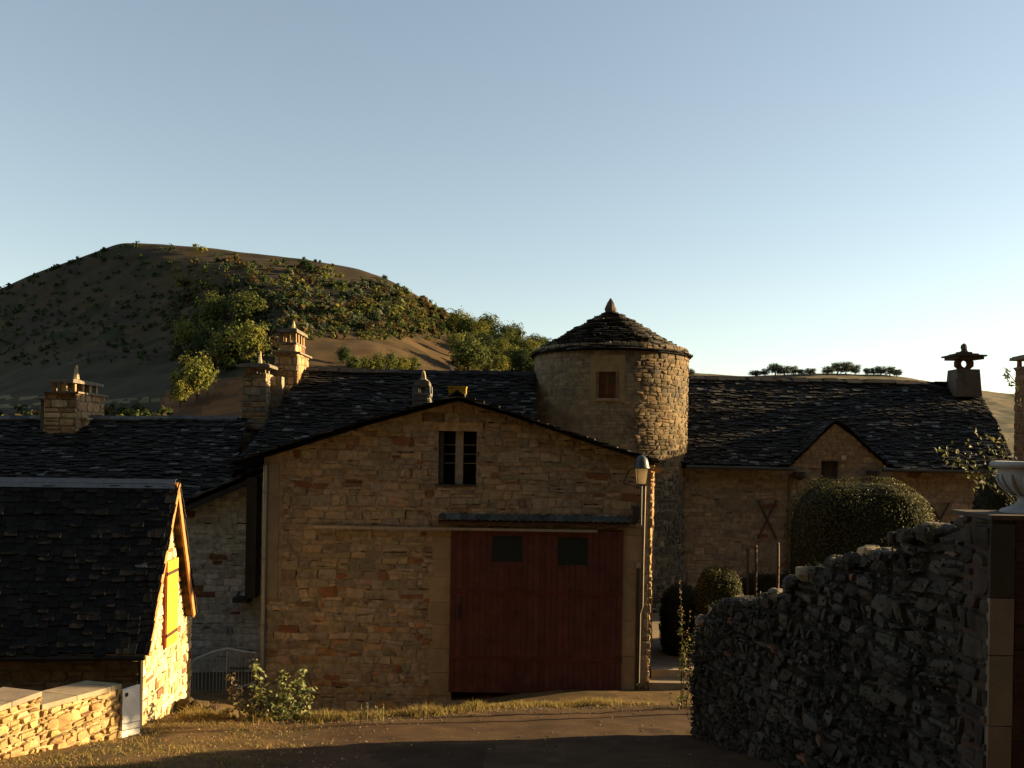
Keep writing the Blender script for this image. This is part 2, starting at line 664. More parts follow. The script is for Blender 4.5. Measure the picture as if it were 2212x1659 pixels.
# path behind the lane, one step up
pm = MB()
STEPY = 20.3
zp = P(1450, 1447, STEPY).z
pm.box((3.3, STEPY, zp - .7), (9.5, STEPY + .3, zp), (.30, .24, .17))
pm.box((3.3, STEPY + .3, zp - .7), (9.5, 27.2, zp - .004), (.21, .165, .115))
pm.box((3.2, STEPY - .38, zp - .9), (9.3, STEPY, zp - .2), (.25, .2, .14))
tag(pm.build('path', M['render']), kind='structure')

# ------------------------------------------------------------------ hills
CREST = [(-700, 800), (-500, 765), (-300, 705), (-100, 652), (0, 620), (60, 592), (130, 566), (200, 541), (240, 527), (265, 524), (330, 525), (420, 533), (520, 546), (650, 562), (760, 580), (830, 601),
         (900, 640), (980, 684), (1050, 714), (1130, 743), (1200, 762), (1300, 782), (1400, 795), (1500, 806), (1605, 813), (1700, 809), (1800, 806), (1900, 807), (1950, 813), (2000, 822), (2080, 838), (2170, 850), (2300, 856), (2600, 840), (3000, 820)]
YC = [(-700, 480), (900, 430), (1180, 430), (1450, 800), (3000, 900)]


def interp(T, x):
    if x <= T[0][0]:
        return T[0][1]
    for (a, b), (c, d) in zip(T[:-1], T[1:]):
        if x <= c:
            return b + (d - b) * (x - a) / (c - a)
    return T[-1][1]


def sm_crest(px):
    return sum(interp(CREST, px + k) for k in (-14, -7, 0, 7, 14)) / 5


def hill_z(px, t):
    yc = interp(YC, px)
    Y = 46 + (yc - 46) * t
    sh = 430 * smooth(-.02, .3, 1 - t) * (1 - smooth(480, 900, px))
    yy = sm_crest(px - sh if px < 1300 else px)
    m, n = ray(px, yy)
    if sh:
        n = ray(px, yy)[1]
    zc = n * yc
    if t <= 1:
        s = t ** 1.75
        z = -7.5 + (zc + 7.5) * s
    else:
        z = zc - (t - 1) ** 1.4 * yc * .35
    X = m * Y
    X = (px - CX) / F * Y
    amp = min(1, t * 1.6) * (1 - smooth(.8, 1.0, t) * .8)
    z += amp * (5.0 * noise.noise(Vector((X * .014, Y * .014, 2.2))) + 1.6 * noise.noise(Vector((X * .05, Y * .05, 8.8))) + .9 * noise.noise(Vector((X * .13, Y * .13, 5.5))))
    return Vector((X, Y, z))


PXS = [-700 + 5 * i for i in range(681)]
TS = [0, .02, .05] + [.08 + .0115 * i for i in range(80)] + [1.0, 1.03, 1.08, 1.2, 1.5]
HG = [[hill_z(p, t) for p in PXS] for t in TS]


def proj(v):
    # photo position of a world point (used only to look up which field it lies in)
    xc, yc = v.x / v.y * F, v.z / v.y * F
    return CX + xc * CB - yc * SB, HY - (xc * SB + yc * CB)


hm = MB()
hv = [tuple(p) for row in HG for p in row]
hf, hc = [], []
NP = len(PXS)
for j in range(len(TS) - 1):
    for i in range(NP - 1):
        hf.append((j * NP + i, j * NP + i + 1, (j + 1) * NP + i + 1, (j + 1) * NP + i))
        c = (HG[j][i] + HG[j + 1][i + 1]) / 2
        px, py = proj(c)
        nn = noise.noise(Vector((c.x * .03, c.y * .03, 4)))
        n2 = noise.noise(Vector((c.x * .12, c.y * .12, 9)))
        n5 = noise.noise(Vector((c.x * .06, c.y * .06, 14)))
        col = (.040 + .016 * nn + .012 * n5, .030 + .009 * nn + .006 * n5, .018 + .005 * n2)
        if n5 + .5 * n2 > .28:
            col = (.024, .024, .012)
        n4 = 1.6 * noise.noise(Vector((c.x * .35, c.y * .35, 2)))
        px += 26 * nn + 14 * n2 + 8 * n4
        py += 7 * nn + 5 * n2 + 3 * n4
        if 650 < px < 1060 and 722 + (px - 650) * .03 < py < 812:
            stripe = n2 * .4 + nn * .6
            col = (.062, .040, .019) if stripe > -.1 else (.044, .031, .015)
        elif 360 < px < 560 and py > 800 + (560 - px) * .2:
            col = (.12, .056, .022) if n2 > -.1 else (.075, .04, .018)
        elif px <= 360 and py > 775:
            col = (.036, .031, .018)
            if abs(py - (858 + .02 * px)) < 3 or abs(py - (878 - .02 * px)) < 2:
                col = (.11, .085, .045)
        elif px > 1300:
            col = (.11, .09, .055) if nn > 0 else (.07, .062, .04)
        hc.append(col)
hm.v, hm.f, hm.c = hv, hf, hc
tag(hm.build('hills', M['hill'], smooth=True, loc=(0, 0, 0)), kind='structure')


def hill_hit(px, py):
    best = None
    for j in range(len(TS) - 6):
        i = (px + 700) / 5
        i0 = int(i)
        fr = i - i0
        a = HG[j][i0] * (1 - fr) + HG[j][i0 + 1] * fr
        b = HG[j + 1][i0] * (1 - fr) + HG[j + 1][i0 + 1] * fr
        ya, yb = proj(a)[1], proj(b)[1]
        if ya >= py >= yb:
            t = (ya - py) / (ya - yb + 1e-6)
            best = a + (b - a) * t
            break
    if best is None:
        i = min(range(NP), key=lambda k: abs(PXS[k] - px))
        best = HG[-6][i].copy()
    return best


# unseen slope added behind the viewer to cut sky light on the walls
vb = MB()
VX = [-260 + 13 * i for i in range(41)]
VY = [-14, -17, -20, -24, -29, -35, -42, -50, -60, -75]
vz = lambda x, y: -2.2 + 78 * (1 - math.exp(-(-14 - y) / 16.0)) + 3 * noise.noise(Vector((x * .05, y * .07, 3)))
vv = [(x, y + 2 * noise.noise(Vector((x * .06, y * .1, 0))), vz(x, y)) for y in VY for x in VX]
for j in range(len(VY) - 1):
    for i in range(40):
        vb.f.append((j * 41 + i, (j + 1) * 41 + i, (j + 1) * 41 + i + 1, j * 41 + i + 1))
        vb.c.append((.035, .036, .018))
vb.v = vv
tag(vb.build('sky_blocking_slope', M['hill'], smooth=True, loc=(0, 0, 0)), kind='structure')

# ------------------------------------------------------------------ vegetation
def crown(mb, c, rx, ry, rz, rnd, nclump, nleaf, size, pal, shell=.75, asp=.8):
    c = Vector(c)
    for k in range(nclump):
        while True:
            d = Vector((rnd.uniform(-1, 1), rnd.uniform(-1, 1), rnd.uniform(-1, 1)))
            if .05 < d.length < 1:
                break
        d = d.normalized() * (shell + (1 - shell) * rnd.random()) * (rnd.random() ** .25)
        cc = c + Vector((d.x * rx, d.y * ry, d.z * rz))
        cr = rnd.uniform(.22, .42)
        pc = rnd.choice(pal)
        for i in range(nleaf):
            o = Vector((rnd.gauss(0, .5), rnd.gauss(0, .5), rnd.gauss(0, .45)))
            p = cc + Vector((o.x * rx, o.y * ry, o.z * rz)) * cr
            nr = (p - c).normalized() + Vector((rnd.gauss(0, .5), rnd.gauss(0, .5), rnd.gauss(0, .5) + .3))
            mb.leaf(p, nr, size * rnd.uniform(.6, 1.3), asp, rnd, vary(pc, rnd, .3, .08))


GREENS = {
    'green': [(.07, .084, .023), (.056, .07, .02), (.085, .094, .026)],
    'yellow': [(.13, .135, .03), (.155, .14, .03), (.10, .11, .026)],
    'dark': [(.035, .05, .018), (.045, .058, .02), (.03, .042, .018)],
    'rust': [(.075, .055, .022), (.065, .05, .022), (.085, .058, .022)],
    'grey': [(.075, .085, .05), (.09, .09, .055), (.06, .07, .042)],
}
rt = random.Random(5)
PROTO = {}


def tree_meshes(kind, seed):
    """crown and trunk meshes of a tree one metre across and one metre tall"""
    r = random.Random(seed)
    cm = MB()
    crown(cm, (0, 0, .53), .42, .42, .40, r, 60, 40, .058, GREENS[kind], shell=.6)
    tm = MB()
    tm.tube([(0, 0, -.08), (.01, 0, .15), (0, .01, .5)], [.045, .035, .015], 6, (.07, .05, .035))
    for k in range(5):
        an = k * 1.257 + r.random()
        tm.tube([(0, 0, .2 + .05 * k), (.14 * math.cos(an), .14 * math.sin(an), .42 + .05 * k), (.28 * math.cos(an), .28 * math.sin(an), .6 + .04 * k)], [.02, .013, .005], 5, (.07, .05, .035))
    return cm, tm


def place_tree(kind, seed, loc, wd, ht, label, group=None, name='tree', cat='tree', parts=True):
    key = (kind, seed, parts)
    if key not in PROTO:
        cm, tm = tree_meshes(kind, seed)
        a = cm.build('crown', M['far_leaf'], loc=(0, 0, 0))
        b = tm.build('trunk', M['bark'], loc=(0, 0, 0))
        PROTO[key] = (a.data, b.data)
        bpy.data.objects.remove(a)
        bpy.data.objects.remove(b)
    cd, td = PROTO[key]
    root = thing(name, loc, label, cat, group)
    root.rotation_euler = (0, 0, rt.uniform(0, 6.28))
    root.scale = (wd * 1.05, wd * 1.05, ht * 1.03)
    for nm, d in (('crown', cd), ('trunk', td)):
        o = bpy.data.objects.new(nm, d)
        o.parent = root
        COL.objects.link(o)
    return root


def hill_tree(px, py, wpx, hpx, kind, seed, label, group=None, name='tree', cat='tree'):
    p = hill_hit(px, py)
    k = p.y / F
    p.z -= .3
    return place_tree(kind, seed, p, wpx * k, hpx * k, label, group, name, cat)


FT = [
    (530, 716, 88, 86, 'green', 1, 'large round dark green tree highest in the hillside clump left of the tall chimney'),
    (455, 704, 72, 72, 'green', 2, 'round green tree on the hill left of the largest dark round tree'),
    (399, 756, 56, 66, 'yellow', 3, 'small bright green tree standing alone left of the hillside clump'),
    (428, 768, 40, 48, 'dark', 4, 'small dark tree at the right foot of the lone bright green tree'),
    (487, 800, 84, 92, 'green', 5, 'broad dark green tree behind the small slab capped chimney'),
    (540, 786, 74, 92, 'yellow', 6, 'tall yellow green tree directly left of the tall lit chimney'),
    (425, 868, 82, 104, 'yellow', 7, 'bright yellow green tree at the upper left edge of the orange field'),
    (388, 880, 50, 66, 'yellow', 8, 'smaller yellow green tree at the lower left corner of the orange field'),
    (455, 815, 44, 56, 'rust', 9, 'thin brownish tree between the two bright tree clumps'),
    (1012, 812, 100, 84, 'green', 10, 'broad dark green tree at the right foot of the brown field'),
    (984, 775, 44, 58, 'yellow', 11, 'slender yellow tree rising over the right end of the brown field'),
    (740, 786, 34, 44, 'dark', 12, 'dark bushy tree at the left end of the hedge under the brown field'),
]
for a in FT:
    hill_tree(a[0], a[1], a[2] * 1.12, a[3] * 1.1, *a[4:], name='hill_tree')
for i, px in enumerate((762, 790, 816, 840, 866, 888)):
    hill_tree(px, 806, rt.uniform(38, 48), rt.uniform(40, 54), ('green', 'yellow', 'green')[i % 3], 13 + i % 3, 'green tree in the hedge line along the bottom of the brown field', 'hedge trees under the brown field', 'hedge_tree')
wood = [(985, 715), (1005, 728), (1030, 740), (1050, 725), (1065, 752), (1080, 770), (1090, 745), (1100, 790), (1115, 765), (1125, 800), (1135, 780), (1145, 760), (1075, 800), (1150, 805), (1040, 768), (1020, 755), (1110, 742), (1060, 785)]
for i, (px, py) in enumerate(wood):
    hill_tree(px, py + 8, rt.uniform(48, 68), rt.uniform(46, 62), ('yellow', 'green', 'yellow', 'green', 'dark')[i % 5], 16 + i % 4, 'yellow green tree in the dense wood on the right shoulder of the hill', 'trees of the wood left of the tower', 'wood_tree')
for px, py, wpx, hpx in ((1150, 752, 24, 26), (1172, 756, 40, 32), (1194, 758, 26, 26)):
    hill_tree(px, py, wpx, hpx, 'dark', 20, 'small dark tree on the skyline just left of the round tower roof', 'skyline trees left of the tower', 'skyline_tree')
for px, py, wpx, hpx in ((650, 563, 9, 12), (676, 566, 9, 11), (684, 567, 7, 11), (824, 601, 16, 14), (265, 525, 9, 8)):
    hill_tree(px, py, wpx, hpx, 'dark', 21, 'tiny dark tree standing alone on the bare crest of the hill', 'lone trees on the crest', 'crest_tree')
PL = [(1632, 812, 30, 14), (1652, 811, 22, 16), (1672, 811, 34, 27), (1692, 811, 30, 22), (1712, 810, 24, 20), (1728, 810, 20, 14), (1748, 810, 28, 16), (1786, 809, 30, 18), (1806, 808, 30, 26), (1826, 808, 30, 28), (1846, 808, 26, 22),
      (1868, 808, 18, 16), (1884, 808, 22, 17), (1902, 809, 26, 20), (1918, 809, 26, 21), (1936, 811, 22, 17), (1490, 812, 18, 16)]
for i, a in enumerate(PL):
    hill_tree(a[0], a[1] + 1, a[2] * 1.25, a[3] * 1.15, 'grey', 22 + i % 3, 'small grey green tree in the row on the distant plateau above the long slab roof', 'trees on the distant plateau', 'plateau_tree')

# scrub over the hillside: one mass nobody could count
sc = MB()
rs = random.Random(77)


def bush(px, py, wpx, kind):
    p = hill_hit(px, py)
    k = p.y / F
    rad = wpx * k * .62
    crown(sc, p + Vector((0, 0, rad * .5)), rad, rad, rad * .9, rs, 8, 9, rad * .5, GREENS[kind], shell=.5)


for i in range(1900):
    px = rs.uniform(360, 1130)
    t = rs.random()
    top = interp(CREST, px) + 6
    bot = 722 if px > 600 else 780
    if px > 980:
        bot = 800
    py = top + (bot - top) * (t ** .8)
    dens = smooth(330, 560, px + (py - 540) * .6) * (.3 + .7 * smooth(6, 50, py - top))
    if px > 800:
        dens = max(dens, .85)
    if rs.random() > dens:
        continue
    bush(px, py, rs.choice((7, 9, 12, 15, 19, 24)) * rs.uniform(.8, 1.2), rs.choice(('rust', 'green', 'dark', 'yellow', 'dark', 'grey', 'rust') if px < 850 else ('rust', 'green', 'rust', 'yellow', 'dark')))
for i in range(420):
    px = rs.uniform(-60, 420)
    top = interp(CREST, px)
    py = top + (790 - top) * rs.random() ** .8
    bush(px, py, rs.choice((5, 7, 9, 13)), 'dark')
for i in range(90):
    px = rs.uniform(375, 575)
    bush(px, rs.uniform(690, 800) + max(0, 440 - px) * .5, rs.uniform(16, 34), rs.choice(('green', 'dark', 'yellow', 'green')))
for i in range(26):
    px = rs.uniform(-20, 220)
    bush(px, interp(CREST, px) + 1, rs.choice((6, 8, 10, 13)), 'dark')
for i in range(70):
    bush(rs.uniform(1000, 1480), rs.uniform(770, 812), rs.uniform(14, 26), rs.choice(('green', 'yellow', 'dark')))
for i in range(90):
    bush(rs.uniform(-40, 360), rs.uniform(885, 925), rs.uniform(14, 26), rs.choice(('green', 'dark', 'rust', 'yellow')))
for i in range(60):
    bush(rs.uniform(650, 1060), rs.uniform(722, 735), rs.uniform(8, 16), rs.choice(('green', 'rust', 'yellow')))
tag(sc.build('hillside_scrub', M['far_leaf'], loc=(0, 0, 0)), 'scrub and bushes covering the hillside behind the roofs', 'scrub', kind='stuff')


# ------------------------------------------------------------------ barn with the red sliding door
rb = random.Random(21)
BY = 20.0


def flat(Y):
    return planar((0, Y, 0), (1, 0, 0), (0, -1, 0))


def uv(px, py, Y):
    p = P(px, py, Y)
    return (p.x, p.z)


barn = thing('barn', P(985, 1490, BY), 'ochre rubble stone barn with a wide dark red sliding door and low gable', 'barn')
bf = flat(BY)
bo = [uv(570, 1660, BY), uv(1398, 1660, BY), uv(1401, 986, BY), uv(990, 866, BY), uv(800, 917, BY), uv(571, 989, BY)]
win = uv(946, 1046, BY) + uv(1030, 932, BY)
win = (win[0], win[2], win[1], win[3])
dA, dB = uv(972, 1500, BY), uv(1346, 1146, BY)
dh = (dA[0] + .02, dB[0], dA[1] - .15, dB[1])
mb = MB()
body(mb, bf, bo, [win, dh], 3.6, (.23, .19, .14), reveal=.42, hole_col=(.02, .018, .015))


def barn_rel(u, v):
    return .45 if v < -3.0 else 1.0


def barn_pal(u, v):
    if u < -4.6 and v < -1.0:
        return OCHRE[2:6] + GREY[:2]
    n = noise.noise(Vector((u * .5, v * .5, 3)))
    return OCHRE + (GREY[1:3] if n > .15 else OCHRE[:2]) + ([(.25, .15, .075)] if v < -3.2 else [])


qz = uv(605, 1292, BY)
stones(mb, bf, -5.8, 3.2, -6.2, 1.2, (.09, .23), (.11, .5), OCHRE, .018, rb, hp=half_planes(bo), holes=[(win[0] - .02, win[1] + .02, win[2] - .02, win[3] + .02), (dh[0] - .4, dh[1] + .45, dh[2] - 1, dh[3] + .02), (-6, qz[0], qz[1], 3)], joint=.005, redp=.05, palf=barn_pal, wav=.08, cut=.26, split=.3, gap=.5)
# east side, sunlit tone in its palette, its corner stones show past the front
e0 = P(1399, 1500, BY)
ef = planar((e0.x, BY, 0), (.172, 1, 0), (1, -.172, 0))
es = MB()
es.hexa([ef(0, -6.3, -.2), ef(0, -6.3, 0), ef(3.6, -6.3, 0), ef(3.6, -6.3, -.2), ef(0, -.4, -.2), ef(0, -.4, 0), ef(3.6, -.4, 0), ef(3.6, -.4, -.2)], (.25, .18, .10))
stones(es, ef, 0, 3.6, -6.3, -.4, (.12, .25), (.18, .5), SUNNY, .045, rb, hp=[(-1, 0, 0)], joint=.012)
mb.v, off = mb.v + es.v, len(mb.v)
mb.f += [[i + off for i in q] for q in es.f]
mb.c += es.c
mb.build('wall', M['stone'], barn)
# smooth rendered strips: left corner, and both door jambs
q = MB()
a, b = uv(572, 1292, BY), uv(604, 1000, BY)
q.fbox(bf, a[0], b[0], a[1], b[1] - .02, -.05, .028, (.19, .165, .13))
q.build('corner_render', M['render'], barn)
q = MB()
a, b = uv(932, 1500, BY), uv(972, 1150, BY)
z = a[1]
while z < b[1]:
    h = rb.uniform(.3, .6)
    q.fbox(bf, a[0] - rb.uniform(0, .12), dh[0], z, min(z + h - .008, b[1]), -.3, .02 + rb.uniform(0, .008), vary((.235, .18, .115), rb, .12))
    z += h
q.build('door_jamb', M['render'], barn)
q = MB()
a, b = uv(1345, 1505, BY), uv(1386, 1140, BY)
z = a[1]
while z < b[1]:
    h = rb.uniform(.5, 1.1)
    q.fbox(bf, dh[1], b[0] + rb.uniform(-.02, .02), z, min(z + h - .01, b[1]), -.3, .022 + rb.uniform(0, .008), vary((.24, .185, .12), rb, .1))
    z += h
q.build('door_jamb', M['render'], barn)
# loft window
wf = MB()
cx = uv(992, 990, BY)[0]
wf.fbox(bf, cx - .095, cx + .085, win[2], win[3], -.25, -.10, (.20, .185, .165))
lw = wf.build('window_post', M['wood'], barn)
for k, pyy in enumerate((961, 981, 1001)):
    zz = uv(990, pyy, BY)[1]
    for ua_, ub_ in ((win[0] + .12, cx - .10), (cx + .09, win[1] - .02)):
        wf = MB()
        wf.fbox(bf, ua_, ub_, zz - .009, zz + .009, -.235, -.205, (.24, .22, .2))
        wf.build('window_bar', M['metal'], barn)
wf = MB()
wf.fbox(bf, win[0] - .015, win[0] + .11, win[2] + .02, win[3] - .03, -.30, -.04, (.035, .035, .035))
wf.build('shutter', M['wood'], barn)
wf = MB()
wf.fbox(bf, win[0] - .06, win[1] + .02, win[2] - .05, win[2], -.3, .035, (.055, .052, .05))
wf.build('window_sill', M['stone'], barn)
wf = MB()
wf.fbox(bf, win[0] - .12, win[1] + .14, win[3], win[3] + .2, -.2, .03, (.30, .215, .12))
wf.build('lintel', M['stone'], barn)
# the sliding door: vertical boards, two small panes
dd = MB()
d0, d1 = uv(969, 1493, BY), uv(1347, 1147, BY)
hx = [uv(1060, 1212, BY) + uv(1124, 1157, BY), uv(1209, 1219, BY) + uv(1272, 1161, BY)]
u = d0[0]
while u < d1[0] - .02:
    ue = min(u + .135, d1[0])
    spans = [(d0[1], d1[1])]
    for h in hx:
        if u + .06 > h[0] and ue - .06 < h[2]:
            spans = [(d0[1], h[1]), (h[3], d1[1])]
    c = vary((.075, .025, .023), rb, .12, .05)
    for s0, s1 in spans:
        dd.fbox(bf, u + .003, ue - .003, s0, s1, .03, .066 + rb.uniform(0, .004), c)
    u = ue
for zz in (-4.9, -3.4):
    dd.fbox(bf, d0[0], d1[0], zz, zz + .09, .066, .085, (.075, .02, .017))
door = dd.build('sliding_door', M['paint'], barn)
for h in hx:
    wn = MB()
    wn.fbox(bf, h[0] - .05, h[2] + .05, h[1] - .05, h[3] + .05, .028, .05, (.018, .024, .022))
    wn.build('door_window', M['glass'], door)
hd = MB()
hz_ = -3.95
hd.fbox(bf, d0[0] + .16, d0[0] + .20, hz_, hz_ + .3, .07, .12, (.03, .028, .027))
hd.fbox(bf, d0[0] + .13, d0[0] + .24, hz_ + .36, hz_ + .46, .07, .09, (.04, .038, .035))
hd.build('handle', M['iron'], door)
rl = MB()
r0, r1 = uv(676, 1138, BY - .12), uv(1290, 1147, BY - .12)
rz = (r0[1] + r1[1]) / 2
rl.fbox(bf, r0[0], r1[0], rz - .03, rz + .03, .09, .15, (.26, .24, .215))
u = r0[0] + .2
while u < r1[0]:
    rl.fbox(bf, u, u + .05, rz - .01, rz + .05, -.05, .09, (.18, .16, .14))
    u += .8
rl.build('door_rail', M['metal'], barn)
cp = MB()
c0, c1 = uv(948, 1118, BY), uv(1358, 1124, BY)
cz = (c0[1] + c1[1]) / 2
n = 26
for k in range(n):
    ua, ub = c0[0] + (c1[0] - c0[0]) * k / n, c0[0] + (c1[0] - c0[0]) * (k + 1) / n
    um = (ua + ub) / 2
    col = vary((.06, .068, .064), rb, .4, .04)
    for j in range(5):
        t0, t1 = j / 5, (j + 1) / 5
        za, zb = .035 * math.sin(math.pi * t0), .035 * math.sin(math.pi * t1)
        xa, xb = ua + (ub - ua) * t0, ua + (ub - ua) * t1
        cp.hexa([bf(xa, cz - .05 + za, .2), bf(xb, cz - .05 + zb, .2), bf(xb, cz + .07 + zb, 0), bf(xa, cz + .07 + za, 0),
                 bf(xa, cz - .035 + za, .2), bf(xb, cz - .035 + zb, .2), bf(xb, cz + .085 + zb, 0), bf(xa, cz + .085 + za, 0)], col)
cp.fbox(bf, c0[0], c1[0], cz - .12, cz - .065, 0, .18, (.05, .025, .02))
cp.build('door_canopy', M['grey_stone'], barn)
# roof
prL = [uv(500, 1000, BY), uv(629, 957, BY), uv(760, 917, BY), uv(880, 884, BY), uv(990, 855, BY)]
prR = [uv(1434, 998, BY), uv(1300, 957, BY), uv(1100, 888, BY), uv(990, 855, BY)]
rf = MB()
fL, LL = profile((0, 19.72, 0), (0, 1, 0), (1, 0, 0), [(p[0], p[1] - .05) for p in prL])
fR, LR = profile((0, 19.72, 0), (0, 1, 0), (-1, 0, 0), [(-p[0], p[1] - .05) for p in prR])
for ff, l in ((fL, LL), (fR, LR)):
    lauze(rf, ff, l, lambda s: (0, 4.3), .19, (.2, .45), .025, LAUZE + [(.07, .064, .056)], rb, ut=.05)
ridge_stones(rf, [(prL[-1][0], 19.7, prL[-1][1] + .0), (prL[-1][0], 24, prL[-1][1])], rb, w=.2)
rf.build('roof', M['lauze'], barn)
sf = MB()
for k in range(7):
    s = .25 + k * .1
    a, b2 = fR(.02, .02 + .0, -.11), fR(.3, .45, -.11)
sf.hexa([fR(.03, .02, -.17), fR(.03, .62, -.17), fR(.28, .62, -.17), fR(.28, .02, -.17), fR(.03, .02, -.11), fR(.03, .62, -.11), fR(.28, .62, -.11), fR(.28, .02, -.11)], (.30, .17, .07))
sf.build('soffit', M['wood'], barn)
for k in range(5):
    sf = MB()
    sf.hexa([fR(.5 + k * .75, -.0, -.22), fR(.5 + k * .75, .6, -.22), fR(.6 + k * .75, .6, -.22), fR(.6 + k * .75, -.0, -.22),
             fR(.5 + k * .75, -.0, -.1), fR(.5 + k * .75, .6, -.1), fR(.6 + k * .75, .6, -.1), fR(.6 + k * .75, -.0, -.1)], (.26, .15, .07))
    sf.build('rafter_end', M['wood'], barn)
# downpipe at the left corner
dp = MB()
a, b = P(573, 1005, BY - .1), P(574, 1530, BY - .1)
dp.tube([a, (a.x, a.y, -2.8), (a.x, a.y, b.z)], .045, 8, (.20, .185, .165))
for zz in (-1.2, -2.7, -4.2):
    dp.tube([(a.x, a.y, zz), (a.x, a.y, zz + .06)], .056, 8, (.13, .12, .11))
dp.build('downpipe', M['metal'], barn)
# meter box and conduit right of the door
mbx = MB()
a, b = uv(1366, 1126, BY), uv(1381, 1092, BY)
mbx.fbox(bf, a[0], b[0], a[1], b[1], .0, .16, (.03, .032, .034))
mbx.build('meter_box', M['metal'], barn)
mbx = MB()
a, b = uv(1373, 1226, BY), uv(1383, 1214, BY)
mbx.fbox(bf, a[0], b[0], a[1], b[1], .0, .09, (.34, .30, .26))
c = (a[0] + b[0]) / 2
mbx.tube([bf(c, a[1], .04), bf(c, -5.7, .04)], .035, 6, (.03, .028, .026))
mbx.build('conduit', M['metal'], barn)
mbx = MB()
k = P(1394, 1060, BY - .03)
pts = [P(1394, 1050, BY - .05), P(1390, 1200, BY - .05), P(1388, 1310, BY - .05), P(1383, 1325, BY - .05), P(1380, 1475, BY - .05)]
mbx.tube([(p.x + .0, p.y, p.z) for p in pts], .02, 6, (.16, .14, .115))  # tube added along the corner to stand for the sunlit wall edge
mbx.build('lit_edge_tube', M['metal'], barn)

# ------------------------------------------------------------------ street lantern on the barn's corner
LY = 19.45
lo = P(1386, 1100, LY)
lamp = thing('street_lantern', lo, 'black lantern with pale tapered glass fixed at the right corner of the barn', 'street lamp')
top, bot = P(1386, 1012, LY), P(1386, 1045, LY)
cxy = (top.x, LY)
hg = top.z - bot.z
q = MB()
q.lathe((cxy[0], LY, bot.z), [(.115 * 1.1, 0), (.158 * 1.1, hg)], 4, (.62, .55, .43), rot=R(45))
m_gl = mat('frosted_lamp_glass', .35, 4, .1, 0, 10, .4, transl=.6)
q.build('lamp_glass', m_gl, lamp)
q = MB()
for k in range(4):
    an = R(45) + k * math.pi / 2
    q.tube([(cxy[0] + .128 * math.cos(an), LY + .128 * math.sin(an), bot.z - .01), (cxy[0] + .178 * math.cos(an), LY + .178 * math.sin(an), top.z)], .009, 5, (.05, .052, .055))
q.box((cxy[0] - .10, LY - .10, bot.z - .035), (cxy[0] + .10, LY + .10, bot.z - .008), (.035, .036, .04))
q.build('lamp_frame', M['metal'], lamp)
q = MB()
q.lathe((cxy[0], LY, top.z), [(.185, 0), (.185, .02), (.165, .05), (.15, .14), (.12, .22), (.07, .275), (.02, .295)], 16, (.05, .058, .066))
q.build('lamp_cap', M['metal'], lamp, smooth=True)
q = MB()
q.tube([(cxy[0], LY, bot.z - .035), (cxy[0], LY, lo.z - .35)], .025, 8, (.04, .04, .042))
q.tube([(cxy[0], LY, lo.z - .3), (cxy[0], BY, lo.z - .3)], .02, 6, (.04, .04, .042))
q.tube([(cxy[0], LY, bot.z - .1), (cxy[0] - .33, BY - .02, bot.z - .02), (cxy[0] - .2, BY - .02, bot.z + .3)], .014, 6, (.04, .04, .042))
q.build('lamp_bracket', M['metal'], lamp)

# ------------------------------------------------------------------ round tower
rw = random.Random(33)
TC = Vector((0, 29.5, 0))
mc = (ray(1152, 800)[0] + ray(1484, 800)[0]) / 2
TC.x = mc * 29.5
TR = 2.55
zE = P(1318, 768, 29.5).z
tower = thing('round_tower', (TC.x, TC.y, -5.9), 'round stone tower with a conical slab roof and one small brown window', 'tower')


def tf(u, v, d):
    a = u / TR           # u = 0 faces the camera, positive to the right
    r = TR + d + .03 * noise.noise(Vector((u * .6, v * .6, 1)))
    return (TC.x + r * math.sin(a), TC.y - r * math.cos(a), v)


def inv_t(px, py):
    m, n = ray(px, py)
    # intersection of the sight line with the cylinder
    A = m * m + 1
    B = -2 * (m * TC.x + TC.y)
    Cq = TC.x ** 2 + TC.y ** 2 - TR ** 2
    Y = (-B - math.sqrt(max(0, B * B - 4 * A * Cq))) / (2 * A)
    return math.atan2(m * Y - TC.x, TC.y - Y) * TR, n * Y


mb = MB()
N = 72
C = 2 * math.pi * TR
wa, wb = inv_t(1292, 860), inv_t(1331, 803)
th = (wa[0], wb[0], wa[1], wb[1])
us = sorted(set([-C / 2 + C * k / N for k in range(N + 1)] + [th[0], th[1]]))
zs = [-6.2, -4, -2, th[2], th[3], zE + .05]
for i in range(len(us) - 1):
    for j in range(len(zs) - 1):
        um = (us[i] + us[i + 1]) / 2
        if th[0] <= um <= th[1] and j == 3:
            continue
        mb.poly([tf(us[i], zs[j], 0), tf(us[i + 1], zs[j], 0), tf(us[i + 1], zs[j + 1], 0), tf(us[i], zs[j + 1], 0)], (.17, .13, .08))
for a, b in (((th[0], th[2]), (th[1], th[2])), ((th[1], th[2]), (th[1], th[3])), ((th[1], th[3]), (th[0], th[3])), ((th[0], th[3]), (th[0], th[2]))):
    mb.poly([tf(a[0], a[1], 0), tf(b[0], b[1], 0), tf(b[0], b[1], -.3), tf(a[0], a[1], -.3)], (.22, .17, .10))


def tw_rend(u, v):
    n = .5 * noise.noise(Vector((u * 1.2, v * .8, 6)))
    return u < inv_t(1375, 850)[0] + n * .6


def tw_pal(u, v):
    n = noise.noise(Vector((u * .7, v * .5, 16)))
    if tw_rend(u, v):
        return [(.20, .165, .11), (.22, .18, .115), (.18, .155, .105)] if n > -.2 else GREY[1:] + [(.14, .125, .1)]
    if v < -1.0:
        return DARK + GREY[3:]
    return [(.16, .115, .07), (.14, .10, .06), (.18, .13, .075), (.12, .09, .058), (.10, .085, .06)]


def tw_rel(u, v):
    return .22 if tw_rend(u, v) else 1.25


